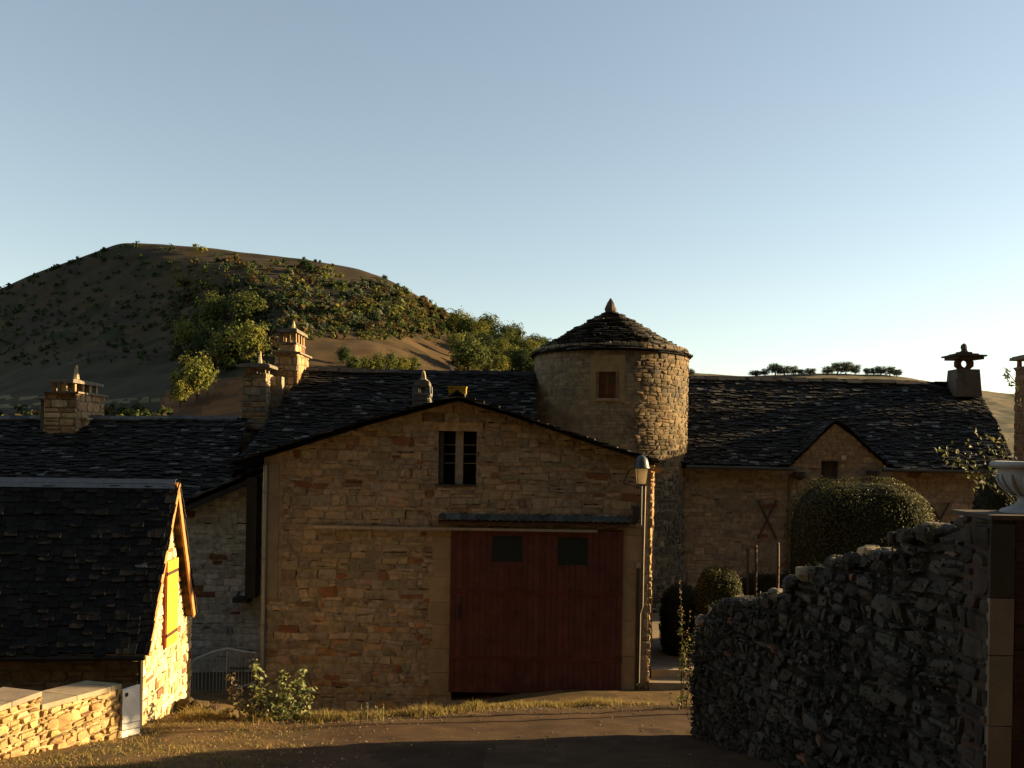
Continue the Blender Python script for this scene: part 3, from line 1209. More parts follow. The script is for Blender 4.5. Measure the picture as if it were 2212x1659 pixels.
stones(mb, tf, -C * .30, C * .40, -6.2, zE + .02, (.09, .19), (.12, .34), GREY, .028, rw, holes=[(th[0] - .22, th[1] + .22, th[2] - .1, th[3] + .5)], palf=tw_pal, relf=tw_rel, redp=.0, wav=.06, joint=.006, cut=.35)
mb.build('tower_wall', M['grey_stone'], tower)
q = MB()
for i in range(6):          # plaster surround
    u0, u1 = th[0] - .25, th[1] + .27
    a, b = u0 + (u1 - u0) * i / 6, u0 + (u1 - u0) * (i + 1) / 6
    lo_ = [th[2] - .12, th[3] + .52]
    segs = [(lo_[0], th[2]), (th[3], lo_[1])] if th[0] - .01 <= (a + b) / 2 <= th[1] + .01 else [lo_]
    for s0, s1 in segs:
        q.fbox(tf, a, b, s0, s1, -.02, .022, (.24, .18, .09))
q.build('window_surround', M['render'], tower)
q = MB()
um, uh = (th[0] + th[1]) / 2, (th[1] - th[0]) / 2
vm = (th[2] + th[3]) / 2
for a, b, c_, d_ in ((th[0], th[0] + .07, th[2], th[3]), (th[1] - .07, th[1], th[2], th[3]), (th[0] + .07, th[1] - .07, th[2], th[2] + .08), (th[0] + .07, th[1] - .07, th[3] - .07, th[3]), (um - .035, um + .035, th[2] + .08, th[3] - .07)):
    q.fbox(tf, a, b, c_, d_, -.17, -.09, (.12, .045, .02))
q.fbox(tf, th[0] + .07, um - .035, th[2] + .08, vm + .02, -.15, -.11, (.10, .035, .018))
q.fbox(tf, um + .035, th[1] - .07, th[2] + .08, vm + .02, -.15, -.11, (.10, .035, .018))
wn = q.build('window', M['paint'], tower)
q = MB()
q.fbox(tf, th[0] + .07, th[1] - .07, th[2] + .08, th[3] - .07, -.20, -.185, (.10, .07, .05))
q.build('pane', M['glass'], wn)
q = MB()
q.fbox(tf, th[0] - .12, th[1] + .12, th[2] - .08, th[2], -.2, .07, (.24, .19, .12))
q.build('window_sill', M['stone'], tower)
# conical roof
EX = ray(1491, 770)[0] * 29.5 - TC.x
zA = P(1308, 678, 29.5).z
cprof = [(EX, P(1491, 772, 29.5).z - .06), (EX * .62, zE + (zA - zE) * .375), (EX * .30, zE + (zA - zE) * .74), (.24, zA - .06), (.08, zA)]
seg = []
Lc = 0
for a, b in zip(cprof[:-1], cprof[1:]):
    l = math.hypot(b[0] - a[0], b[1] - a[1])
    seg.append((Lc, l, a, b))
    Lc += l


def cf(u, s, d):          # u is an angle
    for s0, l, a, b in seg:
        if s <= s0 + l or s0 == seg[-1][0]:
            t = (s - s0) / l
            tr, tz = (b[0] - a[0]) / l, (b[1] - a[1]) / l
            r = max(.02, a[0] + tr * l * t + tz * d)
            zz = a[1] + tz * l * t - tr * d
            return (TC.x + r * math.sin(u), TC.y - r * math.cos(u), zz)


rf = MB()
rows = 19
for i in range(rows):       # width of a slab in radians grows towards the tip
    s0 = Lc * i / rows
    rr = max(.2, math.hypot(cf(0, s0, 0)[0] - TC.x, cf(0, s0, 0)[1] - TC.y))
    e = Lc / rows
    sub = lambda u, s, d, s0=s0: cf(u, s0 + s, d)
    lauze(rf, sub, e * 1.0, lambda s: (-math.pi, math.pi), e, (.16 / rr, .42 / rr), .032, LAUZE + [(.09, .08, .07)], rw, under=False, ustep=1 / rr, lich_light=.10)
for i in range(rows):
    for k in range(40):
        a, b = -math.pi + 2 * math.pi * k / 40, -math.pi + 2 * math.pi * (k + 1) / 40
        s0, s1 = Lc * i / rows, Lc * (i + 1) / rows
        rf.poly([cf(a, s0, -.01), cf(b, s0, -.01), cf(b, s1, -.01), cf(a, s1, -.01)], (.03, .028, .026))
for k in range(40):
    a, b = -math.pi + 2 * math.pi * k / 40, -math.pi + 2 * math.pi * (k + 1) / 40
    pa, pb = cf(a, 0, -.03), cf(b, 0, -.03)
    rf.poly([tf(a * TR, zE - .02, -.1), tf(b * TR, zE - .02, -.1), pb, pa], (.05, .045, .04))
tr_ = rf.build('tower_roof', M['lauze'], tower)
q = MB()
q.lathe((TC.x - .02, TC.y, zA - .04), [(.34, -.03), (.30, .05), (.185, .08), (.20, .18), (.17, .30), (.11, .42), (.06, .50), (.012, .57)], 9, (.09, .075, .058), jit=.12, rnd=rw)
q.build('finial', M['grey_stone'], tr_)

# ------------------------------------------------------------------ long house right of the tower
rl_ = random.Random(44)
HLY = 28.5
hl = thing('long_house', P(1800, 1300, HLY), 'long low house with a stone slab roof and gabled dormer right of the round tower', 'house')
lf = flat(HLY)
wall_r = uv(2143, 1050, HLY)[0]
ez = P(1800, 1010, HLY).z
ezw = ez - .03
dpk = [uv(1702, 1012, HLY), uv(1741, 977, HLY), uv(1771, 945, HLY), uv(1804, 915, HLY), uv(1842, 942, HLY), uv(1876, 977, HLY), uv(1918, 1010, HLY)]
dw = uv(1773, 1056, HLY) + uv(1813, 996, HLY)
dwh = (dw[0], dw[2], dw[1], dw[3])
lo_out = [(5.0, -6.2), (wall_r, -6.2), (wall_r, ezw), (dpk[6][0], ezw)] + [dpk[5], dpk[4], dpk[3], dpk[2], dpk[1]] + [(dpk[0][0], ezw), (5.0, ezw)]
mb = MB()
body(mb, lf, lo_out, [dwh], .5, (.20, .145, .09), reveal=.3, hole_col=(.018, .015, .013))


def lh_pal(u, v):
    n = noise.noise(Vector((u * .45, v * .45, 30)))
    return [(.23, .18, .13), (.20, .16, .12), (.25, .20, .145)] if n > -.1 else [(.18, .15, .12), (.16, .135, .11), (.21, .17, .13)]


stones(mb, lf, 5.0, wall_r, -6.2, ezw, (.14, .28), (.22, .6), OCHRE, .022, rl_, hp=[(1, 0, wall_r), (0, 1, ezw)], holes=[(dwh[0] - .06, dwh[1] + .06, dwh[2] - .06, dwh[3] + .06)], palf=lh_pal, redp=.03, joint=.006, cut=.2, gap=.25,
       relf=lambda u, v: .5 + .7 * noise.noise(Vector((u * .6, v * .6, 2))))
dhp = half_planes([dpk[0], dpk[6], dpk[4], dpk[3], dpk[2]])
stones(mb, lf, dpk[0][0], dpk[6][0], ezw + .02, dpk[3][1], (.13, .25), (.2, .5), OCHRE, .012, rl_, hp=dhp, holes=[(dwh[0] - .06, dwh[1] + .06, dwh[2] - .06, dwh[3] + .06)], palf=lambda u, v: [(.25, .175, .10), (.23, .165, .10), (.27, .19, .11)], redp=.0)
# return wall on the right end
mb.box((wall_r - .5, HLY + .5, -6.2), (wall_r, HLY + 7, ezw), (.20, .145, .09))
mb.build('wall', M['stone'], hl)
q = MB()
q.fbox(lf, dwh[0], dwh[1], dwh[2], dwh[3], -.24, -.2, (.045, .036, .03))
for k in range(4):
    a = dwh[0] + (dwh[1] - dwh[0]) * k / 4
    q.fbox(lf, a + .006, a + (dwh[1] - dwh[0]) / 4 - .006, dwh[2], dwh[3], -.2, -.18, vary((.05, .04, .034), rl_, .15))
q.build('loft_shutter', M['wood'], hl)
rdY = 32.6
rz0, rz1 = P(1488, 818, rdY).z, P(2050, 832, rdY).z
ev = P(1800, 1009, 28.15)
ridx = P(2152, 846, 31.6).x
eux = P(2196, 1006, 28.15).x
u0l = 3.6
rise = rz0 - ev.z
ff, L = profile((0, 28.15, ev.z), (1, 0, 0), (0, 1, 0), [(0, 0), (1.2, rise * .24), (rdY - 28.15, rise)])
dl_c = (dpk[0][0] + dpk[6][0]) / 2


def lf_roof(u, s, d):
    p = ff(u, s, d)
    # the ridge sags to the right and rounds off at its end
    k = s / L
    t = max(0, min(1, (u - 5) / 12))
    zz = p[2] + k * (rz1 - rz0) * t * .6 - k * k * .55 * smooth(14.6, 18.2, u)
    return (p[0], p[1], zz)


dor = [uv(1694, 1006, HLY), uv(1738, 974, HLY), uv(1770, 940, HLY), uv(1790, 919, HLY), uv(1804, 909, HLY), uv(1824, 918, HLY), uv(1845, 940, HLY), uv(1880, 975, HLY), uv(1926, 1010, HLY)]


def in_dormer(u, s):
    return dor[0][0] + .12 < u < dor[-1][0] - .12 and ff(u, s, 0)[2] < interp(dor, u) - .02


rf = MB()
lim = lambda s: (u0l, eux + (ridx - eux) * (s / L) ** .9)
lauze(rf, lf_roof, L, lim, .108, (.11, .34), .026, LAUZE, rl_, lich_light=.09, droop=.12, skip=in_dormer, ustep=.15)
bf2, Lb = profile((0, 37.0, ev.z), (1, 0, 0), (0, -1, 0), [(0, 0), (37.0 - rdY, rise)])
lauze(rf, lambda u, s, d: bf2(u, s, d), Lb, lambda s: (u0l, 17.0), .5, (.5, .9), .03, LAUZE, rl_)
pts = []
for k in range(14):
    u = u0l + (ridx - .1 - u0l) * k / 13
    p = lf_roof(u, L, .02)
    pts.append((p[0], p[1], p[2] + .0))
ridge_stones(rf, pts, rl_, w=.24, th=.05)
rfo = rf.build('roof', M['lauze'], hl)
# dormer roof: curved slopes running back into the main roof
df = MB()
for side in (0, 1):
    if side == 0:
        pp = [uv(1694, 1006, HLY), uv(1738, 974, HLY), uv(1770, 940, HLY), uv(1790, 919, HLY), uv(1804, 909, HLY)]
        f2, l2 = profile((0, HLY - .09, 0), (0, 1, 0), (1, 0, 0), pp)
    else:
        pp = [uv(1926, 1010, HLY), uv(1880, 975, HLY), uv(1845, 940, HLY), uv(1824, 918, HLY), uv(1804, 909, HLY)]
        f2, l2 = profile((0, HLY - .09, 0), (0, 1, 0), (-1, 0, 0), [(-a, b) for a, b in pp])
    zs_ = pp
    lauze(df, f2, l2, lambda s: (0, .3 + 2.3 * (s / l2)), .13, (.2, .4), .018, LAUZE, rl_, lich_light=.04, ut=.02)
df.build('dormer_roof', M['lauze'], hl)
for a, b in ((1482, 1716), (1908, 2146)):
    gt = MB()
    p0, p1 = P(a, 1008, 28.05), P(b, 1011, 28.05)
    zz = ev.z - .06
    gt.tube([(p0.x, 28.08, zz), (p1.x, 28.08, zz - .02)], .06, 8, (.05, .045, .04))
    gt.build('gutter', M['metal'], hl)
gt = MB()
a = P(1707, 1020, 28.4)
gt.tube([(P(1725, 1018, 28.1).x, 28.1, a.z + .02), (a.x, 28.42, a.z - .1), (a.x, 28.42, -5.9)], .05, 8, (.10, .065, .05))
gt.build('downpipe', M['iron'], hl)
for cx_, cy_, sx, sy in ((1657, 1122, 20, 42), (2030, 1124, 21, 38)):
    q = MB()
    a1, a2 = P(cx_ - sx, cy_ - sy, HLY - .05), P(cx_ + sx, cy_ + sy, HLY - .05)
    b1, b2 = P(cx_ + sx, cy_ - sy, HLY - .09), P(cx_ - sx, cy_ + sy, HLY - .09)
    q.tube([a1, a2], .032, 5, (.05, .026, .018))
    q.tube([b1, b2], .032, 5, (.05, .026, .018))
    q.build('wall_anchor', M['iron'], hl)
q = MB()
a, b = uv(1817, 993, HLY), uv(1825, 984, HLY)
q.fbox(lf, a[0], b[0], a[1], b[1], 0, .08, (.42, .36, .28))
q.build('junction_box', M['paint'], hl)
for px, py in ((1727, 1026), (1886, 1024)):
    q = MB()
    c_ = P(px, py, HLY - .22)
    q.lathe((c_.x, c_.y, c_.z - .16), [(.07, 0), (.2, .1), (.22, .26), (.17, .27)], 10, (.03, .026, .024))
    q.tube([(c_.x, c_.y, c_.z - .1), (c_.x, HLY, c_.z - .1)], .03, 5, (.03, .026, .024))
    q.build('rain_head', M['iron'], hl)


# ------------------------------------------------------------------ chimneys
def chimney(name, label, base, levels, posts, cap, fin, pal, seed, mt='stone', extra=None):
    """levels: (half width x, half depth y, z0, z1, slab) stacked masonry; posts carry a slab cap with a pointed stone"""
    r = random.Random(seed)
    root = thing(name, base, label, 'chimney', 'stone chimneys on the slab roofs')
    x, y, z = base
    m = MB()
    for hx_, hy_, z0, z1, slab in levels:
        m.box((x - hx_ + .01, y - hy_ + .01, z + z0), (x + hx_ - .01, y + hy_ - .01, z + z1), (.20, .155, .10))
        for O, U, Nn, ln in (((x - hx_, y - hy_), (1, 0), (0, -1), 2 * hx_), ((x + hx_, y - hy_), (0, 1), (1, 0), 2 * hy_), ((x - hx_, y + hy_), (0, -1), (-1, 0), 2 * hy_)):
            fm = planar((O[0], O[1], 0), (U[0], U[1], 0), (Nn[0], Nn[1], 0))
            stones(m, fm, 0, ln, z + z0, z + z1, (.14, .3), (.22, .6), pal, .02, r, hp=[(-1, 0, 0), (1, 0, ln), (0, 1, z + z1)], redp=.05, wav=.01)
        if slab:
            m.hexa([(x - hx_ - slab, y - hy_ - slab, z + z1), (x + hx_ + slab, y - hy_ - slab, z + z1 - .02), (x + hx_ + slab, y + hy_ + slab, z + z1 - .03), (x - hx_ - slab, y + hy_ + slab, z + z1),
                    (x - hx_ - slab, y - hy_ - slab, z + z1 + .05), (x + hx_ + slab, y - hy_ - slab, z + z1 + .035), (x + hx_ + slab, y + hy_ + slab, z + z1 + .03), (x - hx_ - slab, y + hy_ + slab, z + z1 + .05)], (.16, .13, .10))
    m.build('stack', M[mt], root)
    zt = z + levels[-1][3] + (.05 if levels[-1][4] else 0)
    if posts:
        nx_, ny_, hx_, hy_, ph, pw = posts
        for i in range(nx_):
            for j in range(ny_):
                if 0 < i < nx_ - 1 and 0 < j < ny_ - 1:
                    continue
                px_ = x - hx_ + 2 * hx_ * i / (nx_ - 1)
                py_ = y - hy_ + 2 * hy_ * j / (ny_ - 1)
                pm_ = MB()
                k = pw * r.uniform(.8, 1.2)
                pm_.hexa([(px_ - k, py_ - k, zt - .02), (px_ + k, py_ - k, zt - .02), (px_ + k, py_ + k, zt - .02), (px_ - k, py_ + k, zt - .02),
                          (px_ - k * .9, py_ - k * .8, zt + ph), (px_ + k * .8, py_ - k * .9, zt + ph), (px_ + k * .9, py_ + k * .8, zt + ph), (px_ - k * .8, py_ + k, zt + ph)], vary(r.choice(pal), r, .15))
                pm_.build('cap_post', M[mt], root)
        zt += ph
    cpm = MB()
    hx_, hy_, rs_ = cap
    for k, (sc_, zz) in enumerate(((1.0, 0), (.86, .06), (.6, .12))):
        s1 = sc_ * r.uniform(.97, 1.03)
        hgt = .05 + rs_ * .3
        cpm.hexa([(x - hx_ * s1, y - hy_ * s1, zt + zz * rs_ * 8 * .5), (x + hx_ * s1, y - hy_ * s1, zt + zz * rs_ * 4), (x + hx_ * s1, y + hy_ * s1, zt + zz * rs_ * 4 - .01), (x - hx_ * s1, y + hy_ * s1, zt + zz * rs_ * 4),
                  (x - hx_ * s1 * .97, y - hy_ * s1 * .97, zt + zz * rs_ * 4 + hgt), (x + hx_ * s1 * .97, y - hy_ * s1 * .97, zt + zz * rs_ * 4 + hgt + .01), (x + hx_ * s1 * .97, y + hy_ * s1 * .97, zt + zz * rs_ * 4 + hgt), (x - hx_ * s1 * .97, y + hy_ * s1 * .97, zt + zz * rs_ * 4 + hgt)], vary((.13, .115, .09), r, .15))
    cpm.build('chimney_cap', M[mt], root)
    if fin:
        fh, fr = fin
        fm_ = MB()
        zf = zt + .12 * rs_ * 4 + .05
        fm_.lathe((x + .02, y, zf), [(fr * 1.6, -.02), (fr * 1.25, .05), (fr, fh * .3), (fr * .75, fh * .6), (fr * .5, fh * .9), (fr * .15, fh)], 7, (.34, .28, .18), jit=.15, rnd=r)
        fm_.build('finial', M[mt], root)
    return root


def span(px0, px1, py, Y):
    a, b = P(px0, py, Y), P(px1, py, Y)
    return (a.x + b.x) / 2, (b.x - a.x) / 2


# right chimney on the long house
CHY = 32.3
c0_ = P(2081, 840, CHY)
kk = CHY / F
rc = thing('chimney', (c0_.x, CHY, c0_.z - .5), 'dark pedestal shaped chimney with a pierced top at the right end of the long roof', 'chimney', 'stone chimneys on the slab roofs')
rcr = random.Random(8)
zz0, zz1, zz2, zz3, zz4 = (P(2081, y_, CHY).z for y_ in (858, 799, 776, 768, 762))
q = MB()
wb, wt = 28 * kk, 24 * kk
q.hexa([(c0_.x - wb, CHY - .42, zz0), (c0_.x + wb, CHY - .42, zz0), (c0_.x + wb, CHY + .42, zz0), (c0_.x - wb, CHY + .42, zz0), (c0_.x - wt, CHY - .36, zz1), (c0_.x + wt, CHY - .36, zz1), (c0_.x + wt, CHY + .36, zz1), (c0_.x - wt, CHY + .36, zz1)], (.10, .085, .065))
q.build('stack', M['grey_stone'], rc)
q = MB()
wc, hr = 19 * kk, 8 * kk
zm = (zz1 + zz2) / 2 + .02
ring = [(hr * math.cos(a), hr * math.sin(a)) for a in [2 * math.pi * (k + .5) / 12 for k in range(12)]]
for k in range(12):
    a_, b_ = ring[k], ring[(k + 1) % 12]
    def out(p):
        t = min(wc / (abs(p[0]) + 1e-6), ((zz2 - zz1) / 2) / (abs(p[1]) + 1e-6))
        return (p[0] * t, p[1] * t)
    oa, ob = out(a_), out(b_)
    q.hexa([(c0_.x + a_[0], CHY - .09, zm + a_[1]), (c0_.x + oa[0], CHY - .09, zm + oa[1]), (c0_.x + oa[0], CHY + .09, zm + oa[1]), (c0_.x + a_[0], CHY + .09, zm + a_[1]),
            (c0_.x + b_[0], CHY - .09, zm + b_[1]), (c0_.x + ob[0], CHY - .09, zm + ob[1]), (c0_.x + ob[0], CHY + .09, zm + ob[1]), (c0_.x + b_[0], CHY + .09, zm + b_[1])], (.09, .06, .045))
q.build('pierced_block', M['grey_stone'], rc)
q = MB()
for w1, z1, z2 in ((28, zz2 - .02, zz2 + .08), (34, zz2 + .08, zz2 + .14), (22, zz2 + .14, zz2 + .20), (12, zz2 + .20, zz2 + .27)):
    w1 = w1 * kk
    d1 = min(.55, w1)
    j = [rcr.uniform(.93, 1.05) for _ in range(4)]
    q.hexa([(c0_.x - w1 * j[0], CHY - d1, z1), (c0_.x + w1 * j[1], CHY - d1, z1 - .02), (c0_.x + w1 * j[2], CHY + d1, z1), (c0_.x - w1 * j[3], CHY + d1, z1), (c0_.x - w1 * j[0], CHY - d1, z2), (c0_.x + w1 * j[1], CHY - d1, z2 - .02), (c0_.x + w1 * j[2], CHY + d1, z2), (c0_.x - w1 * j[3], CHY + d1, z2)], vary((.085, .06, .045), rcr, .15))
q.build('chimney_cap', M['grey_stone'], rc)
q = MB()
q.lathe((c0_.x, CHY, zz2 + .25), [(.14, 0), (.1, .08), (.11, .2), (.09, .28), (.03, .33)], 8, (.08, .06, .045), jit=.15, rnd=rcr)
q.build('finial', M['grey_stone'], rc)
# chimney at the photo's right border
cx_, hw = span(2204, 2252, 900, 25.0)
zb, zt_ = P(2220, 1080, 25).z, P(2220, 800, 25).z
chimney('chimney', 'tall slender brown chimney at the right edge beyond the stone urn', (cx_, 25.0, zb - 3), [(hw, .3, 0, zt_ - zb + 3, 0), (hw * 1.04, .31, zt_ - zb + 3, zt_ - zb + 3.05, .02)],
        (2, 2, hw * .75, .22, .2, .06), (hw * 1.35, .45, .12), (.3, .08), [(.17, .09, .05), (.15, .085, .05), (.2, .11, .06)], 2)

# ------------------------------------------------------------------ house with the wide slab roof behind the barn
r2 = random.Random(55)
hb = thing('slab_roof_house', P(760, 1100, 25), 'house with the broad dark slab roof rising directly behind the barn', 'house')
EYB, RYB = 24.3, 29.2
ezB = P(505, 1004, EYB).z
rzB = P(900, 806, RYB).z
ff, L = profile((0, EYB, ezB), (1, 0, 0), (0, 1, 0), [(0, 0), (1.0, (rzB - ezB) * .17), (RYB - EYB, rzB - ezB)])
uE, uR = P(504, 1004, EYB).x, P(662, 800, RYB).x
rf = MB()
lauze(rf, ff, L, lambda s: (uE + (uR - uE) * (s / L), .72), .108, (.11, .34), .026, LAUZE, r2, lich_light=.085, droop=.1)
b2, Lb = profile((0, 2 * RYB - EYB, ezB), (1, 0, 0), (0, -1, 0), [(0, 0), (RYB - EYB, rzB - ezB)])
lauze(rf, b2, Lb, lambda s: (uE, 1.2), .6, (.5, .9), .03, LAUZE, r2)
ridge_stones(rf, [(uR, RYB, rzB + .03), (-3, RYB, rzB + .01), (.8, RYB, rzB + .0)], r2, w=.22)
rfB = rf.build('roof', M['lauze'], hb)
q = MB()
q.box((uE + .35, EYB + .3, -6), (1.0, EYB + .8, ezB), (.17, .14, .10))
q.hexa([(uE + .3, EYB + .3, -6), (uE + .7, EYB + .3, -6), (uR + .3, RYB, -6), (uR, RYB, -6), (uE + .3, EYB + .3, ezB - .05), (uE + .7, EYB + .3, ezB - .05), (uR + .3, RYB, rzB - .15), (uR, RYB, rzB - .15)], (.17, .14, .10))
q.build('wall', M['stone'], hb)
q = MB()
fp = P(976, 806, RYB)
q.tube([(fp.x, fp.y, rzB), (fp.x + .02, fp.y, rzB + .12), (fp.x - .02, fp.y, rzB + .2), (fp.x - .05, fp.y, rzB + .3)], [.08, .06, .05, .02], 6, (.42, .38, .30))
q.build('finial', M['stone'], rfB)

CY = 28.3
cx_, hw = span(592, 641, 830, CY)
zb = P(616, 890, CY).z
zl, zu, zp_ = P(616, 762, CY).z, P(616, 746, CY).z, P(616, 728, CY).z
zc_ = P(616, 722, CY).z
cB = (cx_ + .02, CY + .75, zb - .5)
hx2 = (P(637, 750, CY).x - P(602, 750, CY).x) / 2
chimney('chimney', 'tall stone chimney with slender cap posts and brightly lit right side on the broad roof', cB,
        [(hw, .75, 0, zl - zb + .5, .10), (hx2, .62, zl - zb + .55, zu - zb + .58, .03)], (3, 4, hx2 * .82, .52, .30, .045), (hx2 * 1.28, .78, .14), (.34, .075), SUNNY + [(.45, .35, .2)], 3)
cx_, hw = span(524, 576, 800, 27.4)
zb = P(548, 900, 27.4).z
zl = P(548, 806, 27.4).z
chimney('chimney', 'low wide chimney with a flat slab cap directly left of the tall lit chimney', (cx_, 27.4 + .5, zb - .4), [(hw, .5, 0, zl - zb + .4, .0)], (3, 3, hw * .72, .36, .17, .045), (hw * 1.42, .72, .12), (.46, .07), GREY + SUNNY[3:5], 4)
# parapet joining the two stacks
q = MB()
a, b = P(516, 905, 27.6), P(597, 812, 27.6)
pf = flat(27.9)
q.fbox(pf, a.x, b.x + .1, a.z - 1.5, b.z, -.35, 0, (.18, .15, .105))
stones(q, pf, a.x, b.x + .1, a.z - 1.5, b.z, (.2, .38), (.3, .7), GREY[:2] + OCHRE[3:5] + [(.19, .155, .11)], .02, r2, hp=[(0, 1, b.z), (-1, 0, -a.x), (1, 0, b.x + .1)], redp=0)
q.build('parapet', M['stone'], hb)
# grey chimney in front of the broad roof, above the barn verge
cx_, hw = span(893, 929, 850, 24.6)
zb = P(910, 878, 24.6).z
chimney('chimney', 'blue grey chimney with an open cap above the barn roof left of the yellow box', (cx_, 24.8, zb - .8), [(hw, .3, 0, P(910, 852, 24.6).z - zb + .8, .02)], (2, 2, hw * .72, .22, .19, .085), (hw * .95, .34, .16), (.32, .09), [(.10, .115, .115), (.085, .095, .10)], 5, 'grey_stone')

# yellow box on the barn ridge
q = MB()
a, b = P(969, 850, 21.0), P(1007, 835, 21.0)
yb = thing('plastic_crate', ((a.x + b.x) / 2, 21.1, a.z - .12), 'dull yellow box on short legs standing on the barn ridge', 'box')
q.box((a.x, 20.95, a.z), (b.x, 21.3, b.z), (.33, .21, .015))
q.box((a.x - .015, 20.935, b.z - .03), (b.x + .015, 21.315, b.z + .005), (.36, .23, .02))
q.build('box_body', M['paint'], yb)
for xx in (a.x + .03, b.x - .03):
    for yy in (20.98, 21.27):
        q = MB()
        q.tube([(xx, yy, a.z + .01), (xx, yy, a.z - .18)], .014, 5, (.2, .19, .17))
        q.build('leg', M['metal'], yb)

# ------------------------------------------------------------------ house on the left behind the pointed gable
r3 = random.Random(66)
hc_ = thing('low_slab_roof_house', P(250, 1150, 23), 'low house with a long straight dark slab roof behind the golden gabled house', 'house')
EYC, RYC = 22.2, 27.2
rzC = P(300, 907, RYC).z
ezC = rzC - 3.0
ff, L = profile((0, EYC, ezC), (1, 0, 0), (0, 1, 0), [(0, 0), (RYC - EYC, rzC - ezC)])
uRr = P(514, 907, RYC).x
uEr = P(498, 1040, 23.5).x
rf = MB()


def cfn(u, s, d):
    p = ff(u, s, d)
    return (p[0], p[1], p[2] + .016 * (u + 12) * 1.0)


lauze(rf, cfn, L, lambda s: (-19, uEr + .1 + (uRr + .15 - uEr) * (s / L)), .11, (.12, .36), .025, LAUZE, r3, lich_light=.07, droop=.06)
b2, Lb = profile((0, 2 * RYC - EYC, ezC), (1, 0, 0), (0, -1, 0), [(0, 0), (RYC - EYC, rzC - ezC)])
lauze(rf, b2, Lb, lambda s: (-19, uRr - .2), .6, (.5, .9), .03, LAUZE, r3)
ridge_stones(rf, [cfn(-19, L, .02), cfn(uRr, L, .02)], r3, w=.16, pal=[(.10, .10, .09), (.08, .08, .075)])
rf.build('roof', M['lauze'], hc_)
q = MB()
q.box((-18.6, EYC + .35, -6.5), (uEr - .5, RYC + 4.5, ezC - .05), (.15, .12, .09))
q.build('wall', M['stone'], hc_)
# its chimney
cx_, hw = span(96, 165, 880, 26.4)
zb = P(130, 915, 26.4).z
zl = P(130, 848, 26.4).z
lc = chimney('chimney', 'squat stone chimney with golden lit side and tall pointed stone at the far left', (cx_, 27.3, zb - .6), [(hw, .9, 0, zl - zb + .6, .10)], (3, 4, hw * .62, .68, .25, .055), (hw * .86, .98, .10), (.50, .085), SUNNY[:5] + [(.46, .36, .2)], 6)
q = MB()
x1 = cx_ - hw
q.box((x1 - .22, 26.6, zb - .6), (x1 + .02, 27.9, zl - .22), (.13, .11, .085))
q.box((x1 - .36, 26.5, zl - .22), (x1 + .08, 28, zl - .17), (.15, .13, .10))
x2 = cx_ + hw
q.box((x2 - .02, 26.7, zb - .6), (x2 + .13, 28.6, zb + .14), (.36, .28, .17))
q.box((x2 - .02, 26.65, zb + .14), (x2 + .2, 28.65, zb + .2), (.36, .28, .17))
q.build('side_block', M['stone'], lc)

# grey annexe between the left gable and the barn
r4 = random.Random(67)
AY = 21.6
an = thing('annexe', P(480, 1500, AY), 'grey brown stone annexe with a sloping roof edge between barn and lit gable', 'house')
af = flat(AY)
ao = [uv(380, 1600, AY), uv(580, 1600, AY), uv(580, 1022, AY), uv(380, 1108, AY)]
mb = MB()
body(mb, af, ao, [], .5, (.42, .40, .35))
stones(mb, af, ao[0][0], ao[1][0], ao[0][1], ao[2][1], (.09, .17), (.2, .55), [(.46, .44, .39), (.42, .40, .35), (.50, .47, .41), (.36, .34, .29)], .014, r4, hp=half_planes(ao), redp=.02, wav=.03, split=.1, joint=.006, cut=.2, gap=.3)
mb.build('wall', M['stone'], an)
rf = MB()
pp = [uv(378, 1096, AY), uv(582, 1008, AY)]
f2, l2 = profile((0, AY - .3, 0), (0, 1, 0), (1, 0, 0), pp)
lauze(rf, f2, l2, lambda s: (0, 1.2), .16, (.2, .4), .03, [(.10, .10, .095), (.13, .125, .115)] + LAUZE[:1], r4)
rf.hexa([f2(.0, 0, -.22), f2(.0, l2, -.22), f2(.12, l2, -.22), f2(.12, 0, -.22), f2(.0, 0, -.1), f2(.0, l2, -.1), f2(.12, l2, -.1), f2(.12, 0, -.1)], (.04, .036, .032))
rf.build('roof', M['lauze'], an)
q = MB()
a, b = uv(540, 1286, AY), uv(566, 1030, AY)
q.fbox(af, a[0], b[0], a[1], b[1], .0, .42, (.028, .029, .03))  # tall near-black box standing off the annexe wall
q.build('tall_dark_box', M['metal'], an)
q = MB()
a = P(545, 1290, AY - .2)
q.fbox(af, uv(532, 0, AY)[0], uv(566, 0, AY)[0], a.z - .12, a.z, .0, .34, (.032, .03, .028))
q.tube([(a.x - .3, AY - .2, a.z - .08), (a.x - .36, AY - .2, a.z + .04), (a.x - .3, AY - .2, a.z + .13)], .035, 5, (.05, .045, .04))
q.build('dark_box_bracket', M['iron'], an)
# house number plate reading 6
a, b = uv(489, 1370, AY), uv(500, 1354, AY)
q = MB()
q.fbox(af, a[0], b[0], a[1], b[1], .0, .03, (.30, .30, .29))
npl = q.build('number_plate', M['paint'], an)
q = MB()
ccx, ccz = (a[0] + b[0]) / 2, (a[1] + b[1]) / 2
rr = (b[1] - a[1]) * .17
pts = [(ccx + rr * math.cos(t), ccz - rr * .75 + rr * math.sin(t)) for t in [2 * math.pi * k / 12 for k in range(13)]]
q.tube([af(x, z, .034) for x, z in pts], rr * .25, 4, (.05, .06, .08))
q.tube([af(x, z, .034) for x, z in [(ccx - rr, ccz - rr * .6), (ccx - rr * .7, ccz + rr * .7), (ccx + rr * .4, ccz + rr * 1.7)]], rr * .25, 4, (.05, .06, .08))
q.build('numeral', M['paint'], npl)

